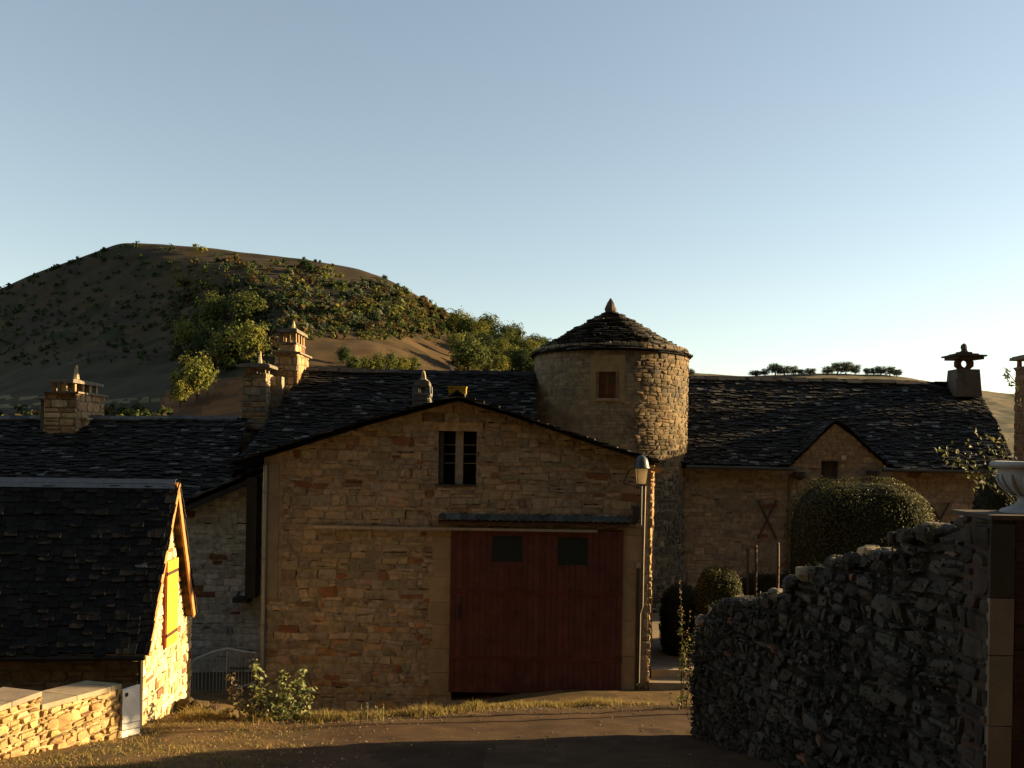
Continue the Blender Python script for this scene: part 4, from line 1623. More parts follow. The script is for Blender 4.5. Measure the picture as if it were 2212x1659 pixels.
# ------------------------------------------------------------------ left house with the golden gable
r5 = random.Random(88)
A0 = P(300, 1585, 15.0)
G = Vector((-.08, 1, 0)).normalized()          # along the gable, away from the camera
U = Vector((-1, -.10, 0)).normalized()         # along the front, to the left
NG = Vector((1, .08, 0)).normalized()
m0, m1 = ray(300, 1500)[0], ray(410, 1500)[0]
dep = (A0.x - m1 * A0.y) / (m1 * G.y - G.x)
gh = thing('gabled_house', A0, 'small house with a steep dark slate roof and golden gable with a yellow shutter', 'house')
gf = planar(A0, G, NG)


def guv(px, py):
    m, n = ray(px, py)
    t = (m * A0.y - A0.x) / (G.x - m * G.y)
    return t, n * (A0.y + t * G.y)


gz0 = guv(300, 1590)[1] - .5
zeN, zeF = guv(302, 1425)[1], guv(409, 1318)[1]
ap = guv(378, 1052)
gout = [(0, gz0), (dep, gz0), (dep, zeF), ap, (0, zeN)]
mb = MB()
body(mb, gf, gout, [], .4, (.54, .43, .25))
stones(mb, gf, 0, dep, gz0, ap[1], (.10, .24), (.14, .42), [(.58, .47, .26), (.52, .41, .22), (.62, .51, .30), (.42, .29, .14), (.50, .37, .18)], .03, r5, hp=half_planes(gout), redp=.03, wav=.06, joint=.008, cut=.25, gap=.6, gap_shade=(.16, .085, .03))
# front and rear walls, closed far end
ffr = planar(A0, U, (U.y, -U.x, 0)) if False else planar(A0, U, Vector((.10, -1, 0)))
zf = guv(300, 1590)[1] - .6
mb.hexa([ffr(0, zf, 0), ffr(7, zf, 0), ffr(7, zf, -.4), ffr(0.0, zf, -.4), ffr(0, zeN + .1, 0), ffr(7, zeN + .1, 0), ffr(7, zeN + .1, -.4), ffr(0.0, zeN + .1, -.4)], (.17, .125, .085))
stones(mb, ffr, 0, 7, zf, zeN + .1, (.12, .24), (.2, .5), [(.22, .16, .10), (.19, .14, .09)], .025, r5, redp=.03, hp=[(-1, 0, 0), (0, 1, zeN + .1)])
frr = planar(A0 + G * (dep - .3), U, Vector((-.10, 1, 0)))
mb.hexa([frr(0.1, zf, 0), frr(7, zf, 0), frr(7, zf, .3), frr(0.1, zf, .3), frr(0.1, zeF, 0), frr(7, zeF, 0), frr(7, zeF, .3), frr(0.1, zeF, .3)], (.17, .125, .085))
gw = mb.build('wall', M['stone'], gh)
# roof
# overhanging plane of the verge
OVS = .2
ov = A0 + NG * OVS


def ouv(px, py):
    m, n = ray(px, py)
    t = (m * ov.y - ov.x) / (G.x - m * G.y)
    return t, n * (ov.y + t * G.y)


eN, aP, eF = ouv(319, 1412), ouv(387, 1040), ouv(423, 1325)
rf = MB()
f2, l2 = profile((ov.x, ov.y, 0), U, G, [eN, aP])
lauze(rf, f2, l2, lambda s: (0, 7), .115, (.13, .24), .014, [(.011, .011, .011), (.013, .0128, .0122), (.009, .009, .009), (.016, .0155, .015)], r5, lich_light=.008)
Uo = U
f3, l3 = profile((ov.x, ov.y, 0), Uo, -G, [(-eF[0], eF[1]), (-aP[0], aP[1])])
lauze(rf, f3, l3, lambda s: (0, 7), .115, (.13, .24), .016, [(.03, .029, .028), (.045, .04, .036)], r5)
rfo = rf.build('roof', M['slate'], gh)
q = MB()
for ff_, l_ in ((f2, l2), (f3, l3)):
    q.hexa([ff_(.0, 0, -.14), ff_(.0, l_, -.14), ff_(.035, l_, -.14), ff_(.035, 0, -.14), ff_(.0, 0, -.012), ff_(.0, l_, -.012), ff_(.035, l_, -.012), ff_(.035, 0, -.012)], (.33, .16, .06))
    q.hexa([ff_(.035, 0.02, -.10), ff_(.035, l_, -.10), ff_(.17, l_, -.10), ff_(.17, 0.02, -.10), ff_(.035, 0.02, -.03), ff_(.035, l_, -.03), ff_(.17, l_, -.03), ff_(.17, 0.02, -.03)], (.25, .12, .045))
q.build('bargeboard', M['wood'], gh)
q = MB()
nseg = 5
for k in range(nseg):
    ua, ub = .05 + k * 1.3, .05 + (k + 1) * 1.3 + .03
    for ff_, l_, sg in ((f2, l2, 1), (f3, l3, -1)):
        q.hexa([ff_(ua, l_ - .17, .035), ff_(ub, l_ - .17, .035), ff_(ub, l_ + .01, .05), ff_(ua, l_ + .01, .05), ff_(ua, l_ - .17, .043 + .002 * k), ff_(ub, l_ - .17, .043 + .002 * k), ff_(ub, l_ + .012, .06 + .002 * k), ff_(ua, l_ + .012, .06 + .002 * k)], (.17, .19, .22))
q.build('ridge_flashing', M['metal'], rfo)
q = MB()
e0_, e1_ = f2(0.05, -.05, -.04), f2(6.9, -.05, -.04)
q.tube([e0_, e1_], .055, 8, (.03, .028, .027))
q.build('gutter', M['metal'], gh)
q = MB()
c1, c2 = guv(298, 1425), guv(298, 1580)
pp = gf(-.05, c1[1], .03)
q.tube([pp, (pp[0], pp[1], c2[1] - .2)], .04, 8, (.05, .04, .035))
q.build('downpipe', M['metal'], gh)
# yellow shutter
s0, s1 = guv(347, 1402), guv(371, 1395)
t0, t1 = guv(355, 1213), guv(378, 1203)
ua, ub = (s0[0] + t0[0]) / 2, (s1[0] + t1[0]) / 2
va, vb = s0[1] + .0, t0[1]
q = MB()
nb = 5
for k in range(nb):
    a, b = ua + (ub - ua) * k / nb, ua + (ub - ua) * (k + 1) / nb
    q.fbox(gf, a + .003, b - .003, va, vb, .05, .085 + .002 * (k % 2), vary((.60, .36, .03), r5, .05, .02))
sh = q.build('shutter', M['yellow'], gh)
for zz in (va + (vb - va) * .14, va + (vb - va) * .86):
    q = MB()
    q.fbox(gf, ua - .03, ub - .06, zz - .03, zz + .03, .088, .102, (.06, .022, .015))
    q.build('strap_hinge', M['iron'], sh)
q = MB()
q.fbox(gf, ua - .05, ua - .012, va - .02, vb + .01, .02, .07, (.14, .025, .015))
q.build('window_frame', M['paint'], gh)

# ------------------------------------------------------------------ low wall in two steps, lower left
r6 = random.Random(90)
W0, W1 = ground_hit(258, 1594), ground_hit(0, 1640)
wd_ = Vector((W0.x - W1.x, W0.y - W1.y, 0))
WL = wd_.length
wd_.normalize()
wn_ = Vector((wd_.y, -wd_.x, 0))
lwf = planar(W1, wd_, wn_)
lw = thing('garden_wall', W1, 'low rubble wall with flat stone coping in two steps, sunlit at the lower left', 'wall')


def wuv(px, py):
    m, n = ray(px, py)
    t = (m * W1.y - W1.x) / (wd_.x - m * wd_.y)
    return t, n * (W1.y + t * wd_.y)


st, _ = wuv(87, 1519)
z2a, z2b = wuv(90, 1521)[1], wuv(250, 1481)[1]
z1b = wuv(86, 1493)[1]
z2 = (z2a + z2b) / 2
mb = MB()
zg = min(W0.z, W1.z) - .5
for ua, ub, zt in ((-2.2, st, z1b), (st, WL, None)):
    za, zb_ = (zt, zt) if zt else (z2a, z2b)
    mb.hexa([lwf(ua, zg, 0), lwf(ub, zg, 0), lwf(ub, zg, -.5), lwf(ua, zg, -.5), lwf(ua, za - .07, 0), lwf(ub, zb_ - .07, 0), lwf(ub, zb_ - .07, -.5), lwf(ua, za - .07, -.5)], (.26, .19, .105))
    stones(mb, lwf, ua, ub, zg, max(za, zb_) - .07, (.07, .16), (.09, .27), [(.34, .23, .10), (.30, .20, .09), (.38, .27, .13), (.20, .125, .055), (.26, .165, .07)], .06, r6, hp=[(1, 0, ub), (-1, 0, -ua), (-(zb_ - za) / (ub - ua), 1, za - .07 - ua * (zb_ - za) / (ub - ua))], redp=.0, wav=.06, cut=.4, joint=.01, gap=.45, gap_shade=(.05, .026, .010))
# step face
mb.build('wall_body', M['stone'], lw)
for ua, ub, za, zb_ in ((-2.2, st, z1b, z1b), (st, WL, z2a, z2b)):
    q = MB()
    u = ua
    while u < ub - .05:
        ue = min(ub, u + r6.uniform(.5, .9))
        k0, k1 = za + (zb_ - za) * (u - ua) / (ub - ua), za + (zb_ - za) * (ue - ua) / (ub - ua)
        q.hexa([lwf(u + .006, k0 - .07, .03), lwf(ue - .006, k1 - .07, .03), lwf(ue - .006, k1 - .07, -.62), lwf(u + .006, k0 - .07, -.62), lwf(u + .006, k0, .03), lwf(ue - .006, k1, .03), lwf(ue - .006, k1 + .01, -.62), lwf(u + .006, k0 + .01, -.62)], vary((.23, .19, .13), r6, .12))
        u = ue
    q.build('coping', M['render'], lw)
# white panel closing the gap to the house
pa, pb = ground_hit(259, 1594), ground_hit(296, 1588)
pd = Vector((pb.x - pa.x, pb.y - pa.y, 0)) if abs(pb.y - pa.y) > .2 else Vector((pb.x - pa.x, .5, 0))
ppf = planar(pa, pd, Vector((pd.y, -pd.x, 0)))
pl = pd.length


def puv(px, py):
    d_ = pd.normalized()
    m, n = ray(px, py)
    t = (m * pa.y - pa.x) / (d_.x - m * d_.y)
    return t, n * (pa.y + t * d_.y)


c00, c01, c10, c11 = puv(258, 1594), puv(260, 1490), puv(297, 1588), puv(297, 1478)
pn = thing('white_panel', pa, 'tall white panel with a round hole between the low wall and the lit gable', 'panel')
q = MB()
q.hexa([ppf(c00[0], c00[1], .05), ppf(c10[0], c10[1], .05), ppf(c10[0], c10[1], 0), ppf(c00[0], c00[1], 0), ppf(c01[0], c01[1], .05), ppf(c11[0], c11[1], .05), ppf(c11[0], c11[1], 0), ppf(c01[0], c01[1], 0)], (.62, .60, .56))
q.build('panel_board', M['yellow'], pn)
q = MB()
for k in (.17, .30):
    za, zb_ = c00[1] + (c01[1] - c00[1]) * k, c10[1] + (c11[1] - c10[1]) * k
    q.hexa([ppf(c00[0], za - .012, .056), ppf(c10[0], zb_ - .012, .056), ppf(c10[0], zb_ - .012, .051), ppf(c00[0], za - .012, .051), ppf(c00[0], za, .056), ppf(c10[0], zb_, .056), ppf(c10[0], zb_, .051), ppf(c00[0], za, .051)], (.2, .19, .18))
q.build('panel_joint', M['paint'], pn)
q = MB()
hc2 = puv(268, 1500)
q.tube([ppf(hc2[0], hc2[1], .045), ppf(hc2[0], hc2[1], .058)], .035, 10, (.02, .02, .02))
q.build('hole', M['iron'], pn)

# ------------------------------------------------------------------ metal railing beside the annexe
RYl = 19.6
ra = thing('railing', P(480, 1505, RYl), 'dark metal railing with thin upright bars and bent handrail in front of the grey annexe', 'railing')
rt_ = [P(402, 1444, RYl), P(424, 1424, RYl + .1), P(460, 1409, RYl + .2), P(491, 1401, RYl + .3), P(520, 1407, RYl + .4), P(552, 1411, RYl + .5)]
rb_ = [P(402, 1508, RYl), P(440, 1506, RYl + .1), P(470, 1501, RYl + .2), P(492, 1492, RYl + .3), P(520, 1484, RYl + .4), P(552, 1474, RYl + .5)]
q = MB()
q.tube(rt_, .032, 7, (.36, .35, .33))
q.build('handrail', M['metal'], ra)
q = MB()
q.tube(rb_, .022, 6, (.30, .29, .28))
q.build('bottom_rail', M['metal'], ra)


def along(pts, t):
    x = t * (len(pts) - 1)
    i = min(len(pts) - 2, int(x))
    return pts[i] + (pts[i + 1] - pts[i]) * (x - i)


for k in range(23):
    t = k / 22
    q = MB()
    rr = .024 if k in (0, 13, 22) else .009
    a, b = along(rb_, t), along(rt_, t)
    q.tube([Vector((b.x, b.y, a.z - (.3 if rr > .02 else 0))), b], rr, 6, (.33, .32, .30))
    q.build('upright', M['metal'], ra)

# ------------------------------------------------------------------ tumbled stones by the far corner of the gable
r7 = random.Random(92)
for i, (px, py, w_, h_) in enumerate(((402, 1534, .17, .15), (432, 1536, .2, .12), (462, 1541, .14, .09), (492, 1546, .13, .08))):
    p = ground_hit(px, py)
    q = MB()
    q.rock((p.x, p.y, p.z + h_ * .6), w_, .17, h_, r7, vary((.05, .036, .02), r7, .2))
    lab = ['largest mossy block at the foot of the golden gable', 'flat mossy block second from the golden gable', 'small mossy stone third from the golden gable', 'smallest mossy stone under the leafy stems'][i]
    tag(q.build('fallen_stone', M['grey_stone']), lab, 'stone', 'tumbled stones by the railing')

# ------------------------------------------------------------------ ruinous garden wall on the right
r8 = random.Random(101)
E0 = ground_hit(1497, 1588)
E1 = Vector((ray(2138, 1400)[0] * 7.1, 7.1, 0))
wdir = Vector((E1.x - E0.x, E1.y - E0.y, 0))
RL = wdir.length
wdir.normalize()
wnr = Vector((wdir.y, -wdir.x, 0))
if wnr.x > 0:
    wnr = -wnr
rwf = planar(E0, wdir, wnr)


def ruv(px, py):
    m, n = ray(px, py)
    t = (m * E0.y - E0.x) / (wdir.x - m * wdir.y)
    return t, n * (E0.y + t * wdir.y)


TOPS = [(1499, 1420), (1506, 1350), (1530, 1318), (1575, 1300), (1612, 1305), (1650, 1292), (1700, 1274), (1740, 1238), (1780, 1218), (1830, 1210), (1872, 1206), (1920, 1192), (1950, 1160), (1985, 1150), (2040, 1143), (2090, 1124), (2138, 1116)]
tops = [ruv(*t) for t in TOPS]
tops[0] = (0, tops[0][1])
gw_ = thing('ruined_wall', E0, 'dark crumbling rubble wall along the right side of the lane, rising towards the gate pillar', 'wall')


def top_at(u):
    return interp(tops, u)


mb = MB()
ro = [(0, -6.5), (RL, -6.5)] + [(u, v - .06) for u, v in tops[::-1] if u <= RL]
ro = [(0, -6.5), (RL, -6.5), (RL, top_at(RL) - .06)] + [(u, v - .06) for u, v in tops[::-1] if u < RL - .02]
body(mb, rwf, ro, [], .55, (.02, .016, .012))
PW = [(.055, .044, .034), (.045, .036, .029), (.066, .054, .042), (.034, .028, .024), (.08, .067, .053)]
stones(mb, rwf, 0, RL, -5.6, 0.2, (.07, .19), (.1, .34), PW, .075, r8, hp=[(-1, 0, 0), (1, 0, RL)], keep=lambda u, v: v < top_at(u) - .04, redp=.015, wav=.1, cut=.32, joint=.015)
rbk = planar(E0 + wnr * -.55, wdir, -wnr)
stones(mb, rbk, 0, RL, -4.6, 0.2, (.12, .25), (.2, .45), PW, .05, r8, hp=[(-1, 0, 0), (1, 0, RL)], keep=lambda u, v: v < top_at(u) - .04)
for k in range(150):
    u = r8.uniform(.05, RL - .05)
    z = top_at(u)
    d = r8.uniform(-.5, 0.02)
    p = rwf(u, z - .02, d)
    s = r8.uniform(.05, .13)
    mb.rock(p, s * 1.3, s * 1.2, s * .7, r8, vary(r8.choice(PW + [(.20, .15, .10)]), r8, .2))
p = rwf(ruv(1862, 1205)[0], top_at(ruv(1862, 1205)[0]) + .05, -.1)
mb.rock(p, .13, .13, .075, r8, (.30, .21, .12))
p = rwf(ruv(1812, 1212)[0], top_at(ruv(1812, 1212)[0]) + .01, -.12)
mb.rock(p, .2, .16, .035, r8, (.28, .20, .12))
for px in (1570, 1592, 1618, 1642):
    u = ruv(px, 1296)[0]
    mb.rock(rwf(u, top_at(u) + .03, -.3), .16, .22, .06, r8, (.27, .17, .09))
mb.build('wall_stones', M['grey_stone'], gw_)
iv = MB()
for k in range(13000):
    u = r8.uniform(0, RL)
    zt = top_at(u) + .06
    zb = gz(*rwf(u, 0, 0)[:2])
    v = zb + (zt - zb) * r8.random() ** .8
    n = noise.noise(Vector((u * .9, v * .9, 40))) + .5 * noise.noise(Vector((u * 3, v * 3, 41)))
    if n < r8.uniform(-.45, .5):
        continue
    p = rwf(u, v, r8.uniform(.05, .16))
    c = r8.choice([(.016, .020, .009), (.02, .024, .011), (.012, .016, .008), (.03, .026, .016)])
    if r8.random() < .1:
        c = (.10, .09, .08)
    iv.leaf(p, wnr + Vector((r8.gauss(0, .45), r8.gauss(0, .45), r8.gauss(.1, .45))), r8.uniform(.02, .05), .85, r8, vary(c, r8, .3, .05), .2)
M['ivy'] = mat('ivy_leaf', .75, 4, .25, 0, 10, .1, transl=.25)
tag(iv.build('ivy', M['ivy']), 'dark creeper leaves clinging all over the ruined wall on the right', 'creeper', kind='stuff')

# gate pillar with the urn
PY = 6.75
pil = thing('gate_pillar', P(2230, 1700, PY), 'square stone gate pillar with a pale edge at the lower right corner, carrying the urn', 'pillar')
pf = flat(PY)
x0, x1 = P(2138, 1400, PY).x, P(2328, 1400, PY).x
zt = P(2200, 1118, PY).z
mb = MB()
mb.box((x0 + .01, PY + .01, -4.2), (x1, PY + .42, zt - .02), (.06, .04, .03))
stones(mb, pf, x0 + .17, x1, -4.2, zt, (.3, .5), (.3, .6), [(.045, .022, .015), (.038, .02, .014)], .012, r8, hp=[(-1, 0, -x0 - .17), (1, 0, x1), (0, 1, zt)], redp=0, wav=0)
plf = planar((x0, PY + .42, 0), (0, -1, 0), (-1, 0, 0))
stones(mb, plf, 0, .42, -4.2, zt, (.09, .2), (.12, .3), PW[:4], .03, r8, hp=[(-1, 0, 0), (1, 0, .42), (0, 1, zt)], redp=.0, wav=.08, cut=.32, joint=.015)
mb.build('pillar_body', M['grey_stone'], pil)
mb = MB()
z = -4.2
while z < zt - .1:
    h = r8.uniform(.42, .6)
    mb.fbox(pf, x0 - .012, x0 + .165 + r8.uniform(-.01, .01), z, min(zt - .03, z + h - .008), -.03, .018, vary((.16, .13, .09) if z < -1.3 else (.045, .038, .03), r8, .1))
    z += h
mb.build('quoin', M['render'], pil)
mb = MB()
mb.box((x0 - .015, PY - .02, zt - .02), (x1 + .03, PY + .6, zt + .015), (.07, .055, .045))
mb.build('pillar_cap', M['render'], pil)
UY = PY + .33
uc = P(2234, 1111, UY)
k = UY / F
prof = [(66, 1112), (66, 1104), (62, 1101), (48, 1096), (38, 1090), (31, 1082), (31, 1076), (38, 1071), (52, 1061), (62, 1050), (69, 1036), (71, 1024), (71, 1013), (79, 1012), (86, 1008), (87, 1002), (84, 998), (74, 997), (70, 1003), (60, 1030)]
urn = MB()
urn.lathe((uc.x, uc.y, 0), [(r_ * k, P(2234, y_, UY).z) for r_, y_ in prof], 40, (.27, .275, .28))
for a in range(16):
    an_ = 2 * math.pi * a / 16
    pts = []
    for r_, y_ in ((40, 1070), (54, 1060), (64, 1049), (71, 1036), (73, 1026)):
        pts.append((uc.x + (r_ - 1) * k * math.cos(an_), uc.y + (r_ - 1) * k * math.sin(an_), P(2234, y_, UY).z))
    urn.tube(pts, [.012, .018, .02, .018, .01], 6, (.27, .275, .28))
tag(urn.build('garden_urn', M['render'], smooth=True, loc=(uc.x, uc.y, zt + .015)), 'pale grey stone urn with a wide rim standing on the gate pillar', 'urn')


# ------------------------------------------------------------------ clipped bushes
def topiary(name, label, cx, cy, zb, zt_, hx, hy, seed, nleaf, size, pal, e=.55, group=None):
    r = random.Random(seed)
    root = thing(name, (cx, cy, zb), label, 'bush', group)
    hz_ = (zt_ - zb) / 2
    zc = (zt_ + zb) / 2

    def sp(th, ph, k):
        d = Vector((math.cos(ph) * math.cos(th), math.cos(ph) * math.sin(th), math.sin(ph)))
        q = Vector([math.copysign(abs(c) ** e, c) for c in d])
        b = 1 + .05 * noise.noise(d * 2.2 + Vector((seed, 0, 0)))
        return Vector((cx + q.x * hx * k * b, cy + q.y * hy * k * b, zc + q.z * hz_ * k * b)), d
    c = MB()
    vs, fs = [], []
    n, m_ = 28, 14
    for i in range(m_ + 1):
        for j in range(n):
            vs.append(sp(2 * math.pi * j / n, -math.pi / 2 + math.pi * i / m_, .93)[0])
    for i in range(m_):
        for j in range(n):
            j2 = (j + 1) % n
            fs.append((i * n + j, i * n + j2, (i + 1) * n + j2, (i + 1) * n + j))
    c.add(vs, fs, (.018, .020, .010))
    c.build('light_blocking_hull', M['core'], root)  # solid dark hull added inside the leaves to block light
    f_ = MB()
    for i in range(nleaf):
        th, ph = r.uniform(0, 2 * math.pi), math.asin(r.uniform(-1, 1))
        p, d = sp(th, ph, r.uniform(.93, 1.03))
        f_.leaf(p, d + Vector((r.gauss(0, .55), r.gauss(0, .55), r.gauss(.15, .55))), size * r.uniform(.6, 1.35), .7, r, vary(r.choice(pal), r, .3, .08), .25)
    f_.build('foliage', M['leaf'], root)
    return root


HG_P = [(.065, .06, .018), (.055, .055, .018), (.08, .07, .02), (.045, .05, .017)]
a, b = P(1735, 1150, 22.4), P(2036, 1150, 22.4)
t = P(1880, 1036, 22.4)
topiary('clipped_bush', 'big rounded clipped bush with glowing right shoulder before the long house', (a.x + b.x) / 2, 22.4 + 1.0, t.z - 4.1, t.z, (b.x - a.x) / 2, 1.4, 3, 19000, .058, HG_P, .62)
a, b = P(1512, 1250, 20.6), P(1612, 1250, 20.6)
t = P(1560, 1229, 20.6)
topiary('clipped_bush', 'small rounded clipped bush with a lit right edge above the end of the ruined wall', (a.x + b.x) / 2, 21.0, t.z - 2.1, t.z, (b.x - a.x) / 2, .5, 4, 6000, .045, HG_P, .7)
a, b = P(1600, 1250, 23.6), P(1742, 1250, 23.6)
t = P(1680, 1240, 23.6)
topiary('low_hedge', 'low dark hedge at the foot of the three thin poles', (a.x + b.x) / 2, 23.9, t.z - 2.2, t.z, (b.x - a.x) / 2, .4, 5, 3500, .05, [(.03, .035, .014), (.025, .03, .012)], .5)
a, b = P(1432, 1300, 21.6), P(1530, 1300, 21.6)
t = P(1480, 1268, 21.6)
topiary('low_hedge', 'dark shapeless shrub in the shade at the foot of the tower', (a.x + b.x) / 2, 22, t.z - 1.9, t.z, (b.x - a.x) / 2, .6, 6, 3500, .06, [(.026, .03, .014), (.02, .025, .012)], .8)
a, b = P(2126, 1080, 13.5), P(2203, 1080, 13.5)
t = P(2160, 1022, 13.5)
topiary('dark_shrub', 'black looking round shrub half hidden behind the stone urn', (a.x + b.x) / 2, 13.7, t.z - 1.6, t.z, (b.x - a.x) / 2, .4, 7, 3500, .04, [(.02, .024, .012), (.016, .02, .01)], .9)

# three thin poles
for px, yt, lab in ((1615, 1184, 'left and shortest thin dark pole before the long house wall'), (1633, 1178, 'middle thin dark pole before the long house wall'), (1681, 1172, 'right thin dark pole before the long house wall')):
    q = MB()
    a = P(px, yt, 21.2)
    q.tube([a, (a.x + .01, a.y, -2.8), (a.x, a.y, -5.9)], .035 if px != 1615 else .028, 6, (.05, .03, .022))
    q.tube([(a.x - .05, a.y, a.z - .05), (a.x + .05, a.y, a.z - .05)], .02, 5, (.05, .03, .022))
    tag(q.build('garden_pole', M['iron']), lab, 'pole', 'poles in the garden')

# ------------------------------------------------------------------ flowering stalks and weeds
r9 = random.Random(120)


def stalk_plant(name, label, base, stems, leafy, pal, seed, fl=None, lsize=.06, group=None, nbase=40, bsp=.18):
    r = random.Random(seed)
    root = thing(name, base, label, 'plant', group)
    st_, lv, fw = MB(), MB(), MB()
    for tip, r0, dens in stems:
        tip = Vector(tip)
        b0 = Vector(base) + Vector((r.uniform(-.5, .5) * bsp, r.uniform(-.3, .3) * bsp, -.05))
        mid = b0.lerp(tip, .5) + Vector((r.uniform(-.05, .05), r.uniform(-.05, .05), .03))
        pts = [b0, b0.lerp(mid, .5), mid, mid.lerp(tip, .5) + Vector((0, 0, .01)), tip]
        st_.tube(pts, [r0, r0 * .9, r0 * .75, r0 * .55, r0 * .3], 5, vary((.11, .085, .045), r, .2))
        for i in range(int(dens * 1.8)):
            t = leafy[0] + (leafy[1] - leafy[0]) * r.random()
            p = along(pts, min(.999, t))
            o = Vector((r.gauss(0, 1), r.gauss(0, 1), r.gauss(0, .5))).normalized() * lsize * r.uniform(.5, 1.6)
            lv.leaf(p + o, Vector((r.gauss(0, .7), r.gauss(0, .7), 1)) + o.normalized() * .6, lsize * r.uniform(.6, 1.5), .75, r, vary(r.choice(pal), r, .25, .08), .3)
        if fl:
            for i in range(int(dens * .9)):
                p = along(pts, min(.999, r.uniform(.25, 1)))
                o = Vector((r.gauss(0, 1), r.gauss(0, 1), 0)).normalized() * .02
                fw.leaf(p + o, o + Vector((0, 0, .01)), r.uniform(.02, .04), .9, r, vary(fl, r, .2), .4)
    for i in range(nbase):
        o = Vector((r.gauss(0, bsp), r.gauss(0, bsp * .7), abs(r.gauss(0, .16)) + .03))
        lv.leaf(Vector(base) + o, Vector((r.gauss(0, .6), r.gauss(0, .6), .8)), lsize * r.uniform(.8, 1.8), .8, r, vary(r.choice(pal), r, .3, .08), .3)
    st_.build('stems', M['straw'], root)
    lv.build('leaves', M['leaf'], root)
    if fl:
        fw.build('seed_heads', M['straw'], root)
    return root


WP = [(.20, .22, .085), (.16, .19, .06), (.25, .25, .12), (.12, .14, .05)]
bb = ground_hit(1478, 1530)
SY = bb.y
stalk_plant('tall_stalk_plant', 'tall slender seed stalks with leaves at their foot beside the ruined wall end', bb,
            [(P(1469, 1240, SY), .012, 46), (P(1492, 1316, SY), .010, 30), (P(1503, 1345, SY + .1), .008, 26), (P(1484, 1380, SY), .008, 14), (P(1512, 1390, SY + .1), .006, 8)], (.25, .75), [(.10, .12, .03), (.13, .14, .03), (.08, .09, .03), (.16, .10, .05)], 1, (.30, .22, .15), .055, None, 60, .16)
WL_ = [
    ('leafy_weed', 'pinkish leafy stem leaning left in front of the railing', (520, 1545), [((497, 1455), .012, 26), ((510, 1490), .009, 12)], [(.20, .14, .08), (.17, .13, .07), (.14, .13, .06)]),
    ('leafy_weed', 'upright green leafy stem rising before the railing end', (566, 1552), [((552, 1428), .013, 46), ((575, 1470), .008, 8), ((590, 1462), .007, 4), ((545, 1480), .008, 10)], WP),
    ('leafy_weed', 'broad leafy weed with several bright stems at the barn corner', (615, 1560), [((611, 1455), .013, 40), ((630, 1490), .010, 18), ((600, 1500), .009, 18), ((625, 1452), .006, 3)], WP),
    ('leafy_weed', 'outermost leafy weed arching right in front of the barn wall', (640, 1566), [((652, 1440), .012, 30), ((648, 1470), .009, 22), ((672, 1484), .008, 14), ((662, 1500), .008, 6)], WP),
]
for i, (nm, lab, bpx, stems, pal) in enumerate(WL_):
    wy_ = 15.9 + .1 * (i % 3)
    wx_ = ray(*bpx)[0] * wy_
    bb = Vector((wx_, wy_, gz(wx_, wy_)))
    stalk_plant(nm, lab, bb, [(P(t[0], t[1], bb.y + r9.uniform(-.1, .1)), r0, d) for t, r0, d in stems], (.35, 1.0), pal, 10 + i, None, .08, 'leafy weeds before the barn', 55, .22)
# small grey green seed spikes along the lane edge
for i, (px, py, h, lab) in enumerate(((698, 1557, .2, 'leftmost of the small spikes in the roadside grass'), (778, 1564, .34, 'stout yellowish spike in the roadside grass'), (792, 1562, .36, 'tallest slim spike in the roadside grass'), (812, 1562, .3, 'spike right of the tallest one in the roadside grass'), (826, 1562, .34, 'rightmost spike in the roadside grass'))):
    p = ground_hit(px, py)
    q = MB()
    q.tube([p, p + Vector((.01, 0, h * .5)), p + Vector((.015, 0, h))], [.006, .012, .005], 5, (.20, .19, .10))
    for k in range(14):
        zz = h * (.4 + .6 * r9.random())
        q.leaf(p + Vector((r9.uniform(-.02, .02), r9.uniform(-.02, .02), zz)), (r9.gauss(0, 1), r9.gauss(0, 1), .3), .03, .8, r9, vary((.22, .22, .12), r9, .2))
    tag(q.build('seed_spike', M['straw'], loc=p), lab, 'plant', 'seed spikes by the lane')

# creeper sprays near the urn
base = P(2205, 1105, 9.6)
cl = thing('climbing_plant', base, 'leafy climbing shoots spraying up left of the urn against the long roof', 'plant')
st_, lv = MB(), MB()
for (tx, ty), n, sz, curve in (((2030, 962), 16, .06, 30), ((2048, 985), 14, .055, 20), ((2064, 1002), 18, .06, 10), ((2102, 1028), 14, .075, 0), ((2122, 922), 14, .06, 40), ((2138, 962), 16, .055, 20), ((2095, 955), 14, .05, 30), ((2160, 940), 12, .05, 10), ((2150, 985), 10, .05, 0)):
    yy = 9.6 + r9.uniform(-.4, .4)
    tip = P(tx, ty, yy)
    mid = base.lerp(tip, .5) + Vector((0, 0, curve * .004))
    pts = [base, base.lerp(mid, .5) + Vector((0, 0, .05)), mid, mid.lerp(tip, .5) + Vector((0, 0, .03)), tip]
    st_.tube(pts, [.008, .007, .006, .004, .002], 4, (.06, .05, .03))
    for k in range(n):
        t_ = .45 + .55 * r9.random() ** .6
        p = along(pts, min(.999, t_))
        o = Vector((r9.gauss(0, .06), r9.gauss(0, .06), r9.gauss(-.02, .05)))
        lv.leaf(p + o, (r9.gauss(.6, .5), r9.gauss(-.5, .5), r9.gauss(.5, .4)), sz * r9.uniform(.6, 1.4), .6, r9, vary(r9.choice([(.10, .11, .03), (.14, .13, .045), (.07, .085, .025)]), r9, .25, .08), .3)
pts = [P(2240, 1010, 9.8), P(2222, 900, 9.8), P(2198, 832, 9.8), P(2180, 808, 9.8), P(2166, 792, 9.8)]
st_.tube(pts, [.008, .006, .005, .004, .002], 4, (.05, .045, .03))
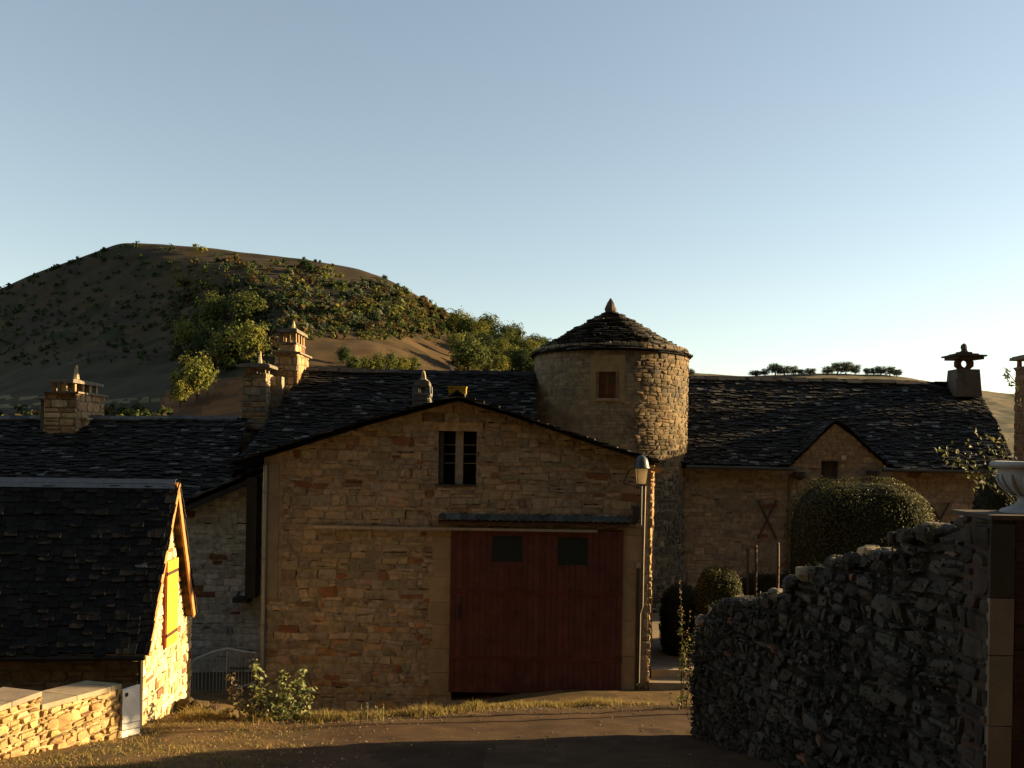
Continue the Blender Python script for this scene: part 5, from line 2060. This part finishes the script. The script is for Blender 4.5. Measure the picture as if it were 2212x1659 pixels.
for k in range(26):
    t_ = .35 + .65 * r9.random()
    p = along(pts, min(.999, t_))
    q = p + Vector((r9.uniform(-.07, .02), r9.uniform(-.05, .05), r9.uniform(-.06, .01)))
    lv.leaf(q, (r9.gauss(0, .4), r9.gauss(-.9, .3), r9.gauss(.4, .3)), .06 * r9.uniform(.8, 1.3), .35, r9, vary((.08, .09, .04), r9, .25), .2)
st_.build('stems', M['bark'], cl)
lv.build('leaves', M['leaf'], cl)

# ------------------------------------------------------------------ roadside grass, litter and pebbles
gr = MB()


def blade(p, h, lean, col):
    w_ = .004 + .004 * r9.random()
    a = r9.uniform(0, 6.28)
    dx, dy = math.cos(a) * w_, math.sin(a) * w_
    lx, ly = r9.gauss(0, lean), r9.gauss(0, lean)
    m_ = (p[0] + lx * .4 * h, p[1] + ly * .4 * h, p[2] + h * .6)
    t = (p[0] + lx * h, p[1] + ly * h, p[2] + h)
    gr.add([(p[0] - dx, p[1] - dy, p[2] - .01), (p[0] + dx, p[1] + dy, p[2] - .01), (m_[0] + dx * .7, m_[1] + dy * .7, m_[2]), (m_[0] - dx * .7, m_[1] - dy * .7, m_[2]), t], [(0, 1, 2, 3), (3, 2, 4)], col)


GC = [(.26, .18, .065), (.20, .16, .05), (.14, .14, .04), (.30, .21, .09), (.18, .12, .05)]
k = 0
while k < 16000:
    X = r9.uniform(-6.0, 3.2)
    ed = edge_y(X)
    Y = ed + r9.gauss(.0, .22) + .12
    n = noise.noise(Vector((X * 1.3, Y * 1.3, 50)))
    k += 1
    if n < -.05 + r9.uniform(-.2, .2):
        continue
    if X > 3.0:
        continue
    blade((X, Y, gz(X, Y)), r9.uniform(.03, .16) * (1 + .8 * max(0, n)) * (.55 if X > -.5 else 1), .6, vary(r9.choice(GC), r9, .2))
k = 0
while k < 16000:
    X, Y = r9.uniform(-7.5, -2.2), r9.uniform(10.5, 16.6)
    k += 1
    n = noise.noise(Vector((X * .9, Y * 1.1, 60))) + .4 * noise.noise(Vector((X * 3, Y * 3, 61)))
    if n < .0 + .6 * smooth(-4.2, -2.2, X) + r9.uniform(-.25, .25):
        continue
    blade((X, Y, gz(X, Y)), r9.uniform(.012, .06), .9, vary(r9.choice(GC), r9, .2))
tag(gr.build('dry_grass', M['straw'], loc=(0, 0, 0)), 'dry straw coloured grass along the edges of the lane', 'grass', kind='stuff')
lt = MB()
for k in range(900):
    if r9.random() < .93:
        X, Y = r9.uniform(-7.2, -2.0), r9.uniform(10.5, 16.5)
    else:
        X, Y = r9.uniform(-3, 3), r9.uniform(12, 18.5)
    sz = r9.uniform(.02, .055)
    lt.leaf((X, Y, gz(X, Y) + .012), (r9.gauss(0, .35), r9.gauss(0, .35), 1), sz, .7, r9, vary(r9.choice([(.34, .24, .12), (.24, .12, .05), (.42, .33, .19), (.16, .08, .04)]), r9, .25), .3)
tag(lt.build('fallen_leaves', M['straw'], loc=(0, 0, 0)), 'scattered dry fallen leaves on the verge and lane', 'leaves', kind='stuff')
pb_ = MB()
for k in range(900):
    X = r9.uniform(-7, 3)
    Y = edge_y(X) - abs(r9.gauss(0, .5)) if k % 3 else r9.uniform(10.5, 18)
    s = r9.uniform(.006, .022)
    pb_.rock((X, Y, gz(X, Y) + s * .2), s, s, s * .6, r9, vary((.13, .10, .07), r9, .4))
tag(pb_.build('pebbles', M['stone'], loc=(0, 0, 0)), 'small stones lying loose on the lane', 'pebbles', kind='stuff')

# ------------------------------------------------------------------ unseen trees past the right border, the broad one added to shade the tower
for (tx, ty, cz_, rx, rz_, gz_, sd) in ((22.5, 31.5, 2.6, 2.2, 2.3, -5.4, 1), (12.3, 18.6, .5, .75, 1.35, -4.3, 2)):
    r = random.Random(200 + sd)
    rt0 = thing('unseen_tree', (tx, ty, gz_), 'unseen broad tree added past the brown chimney to shade the tower' if sd == 1 else 'slim young tree in the garden past the urn', 'tree')
    q = MB()
    crown(q, (tx, ty, cz_), rx, rx, rz_, r, 60, 60, .14 if sd == 1 else .09, GREENS['green'], shell=.35)
    q.build('crown', M['leaf'], rt0)
    q = MB()
    q.tube([(tx, ty, gz_ - .2), (tx + .05, ty, (gz_ + cz_) / 2), (tx, ty, cz_)], [.2, .15, .06] if sd == 1 else [.06, .05, .03], 8, (.06, .045, .03))
    for k in range(5):
        an = k * 1.3
        q.tube([(tx, ty, cz_ - rz_ * .7 + .2 * k), (tx + rx * .6 * math.cos(an), ty + rx * .6 * math.sin(an), cz_ - rz_ * .2 + .25 * k)], [.06 if sd == 1 else .025, .015], 5, (.06, .045, .03))
    q.build('trunk', M['bark'], rt0)
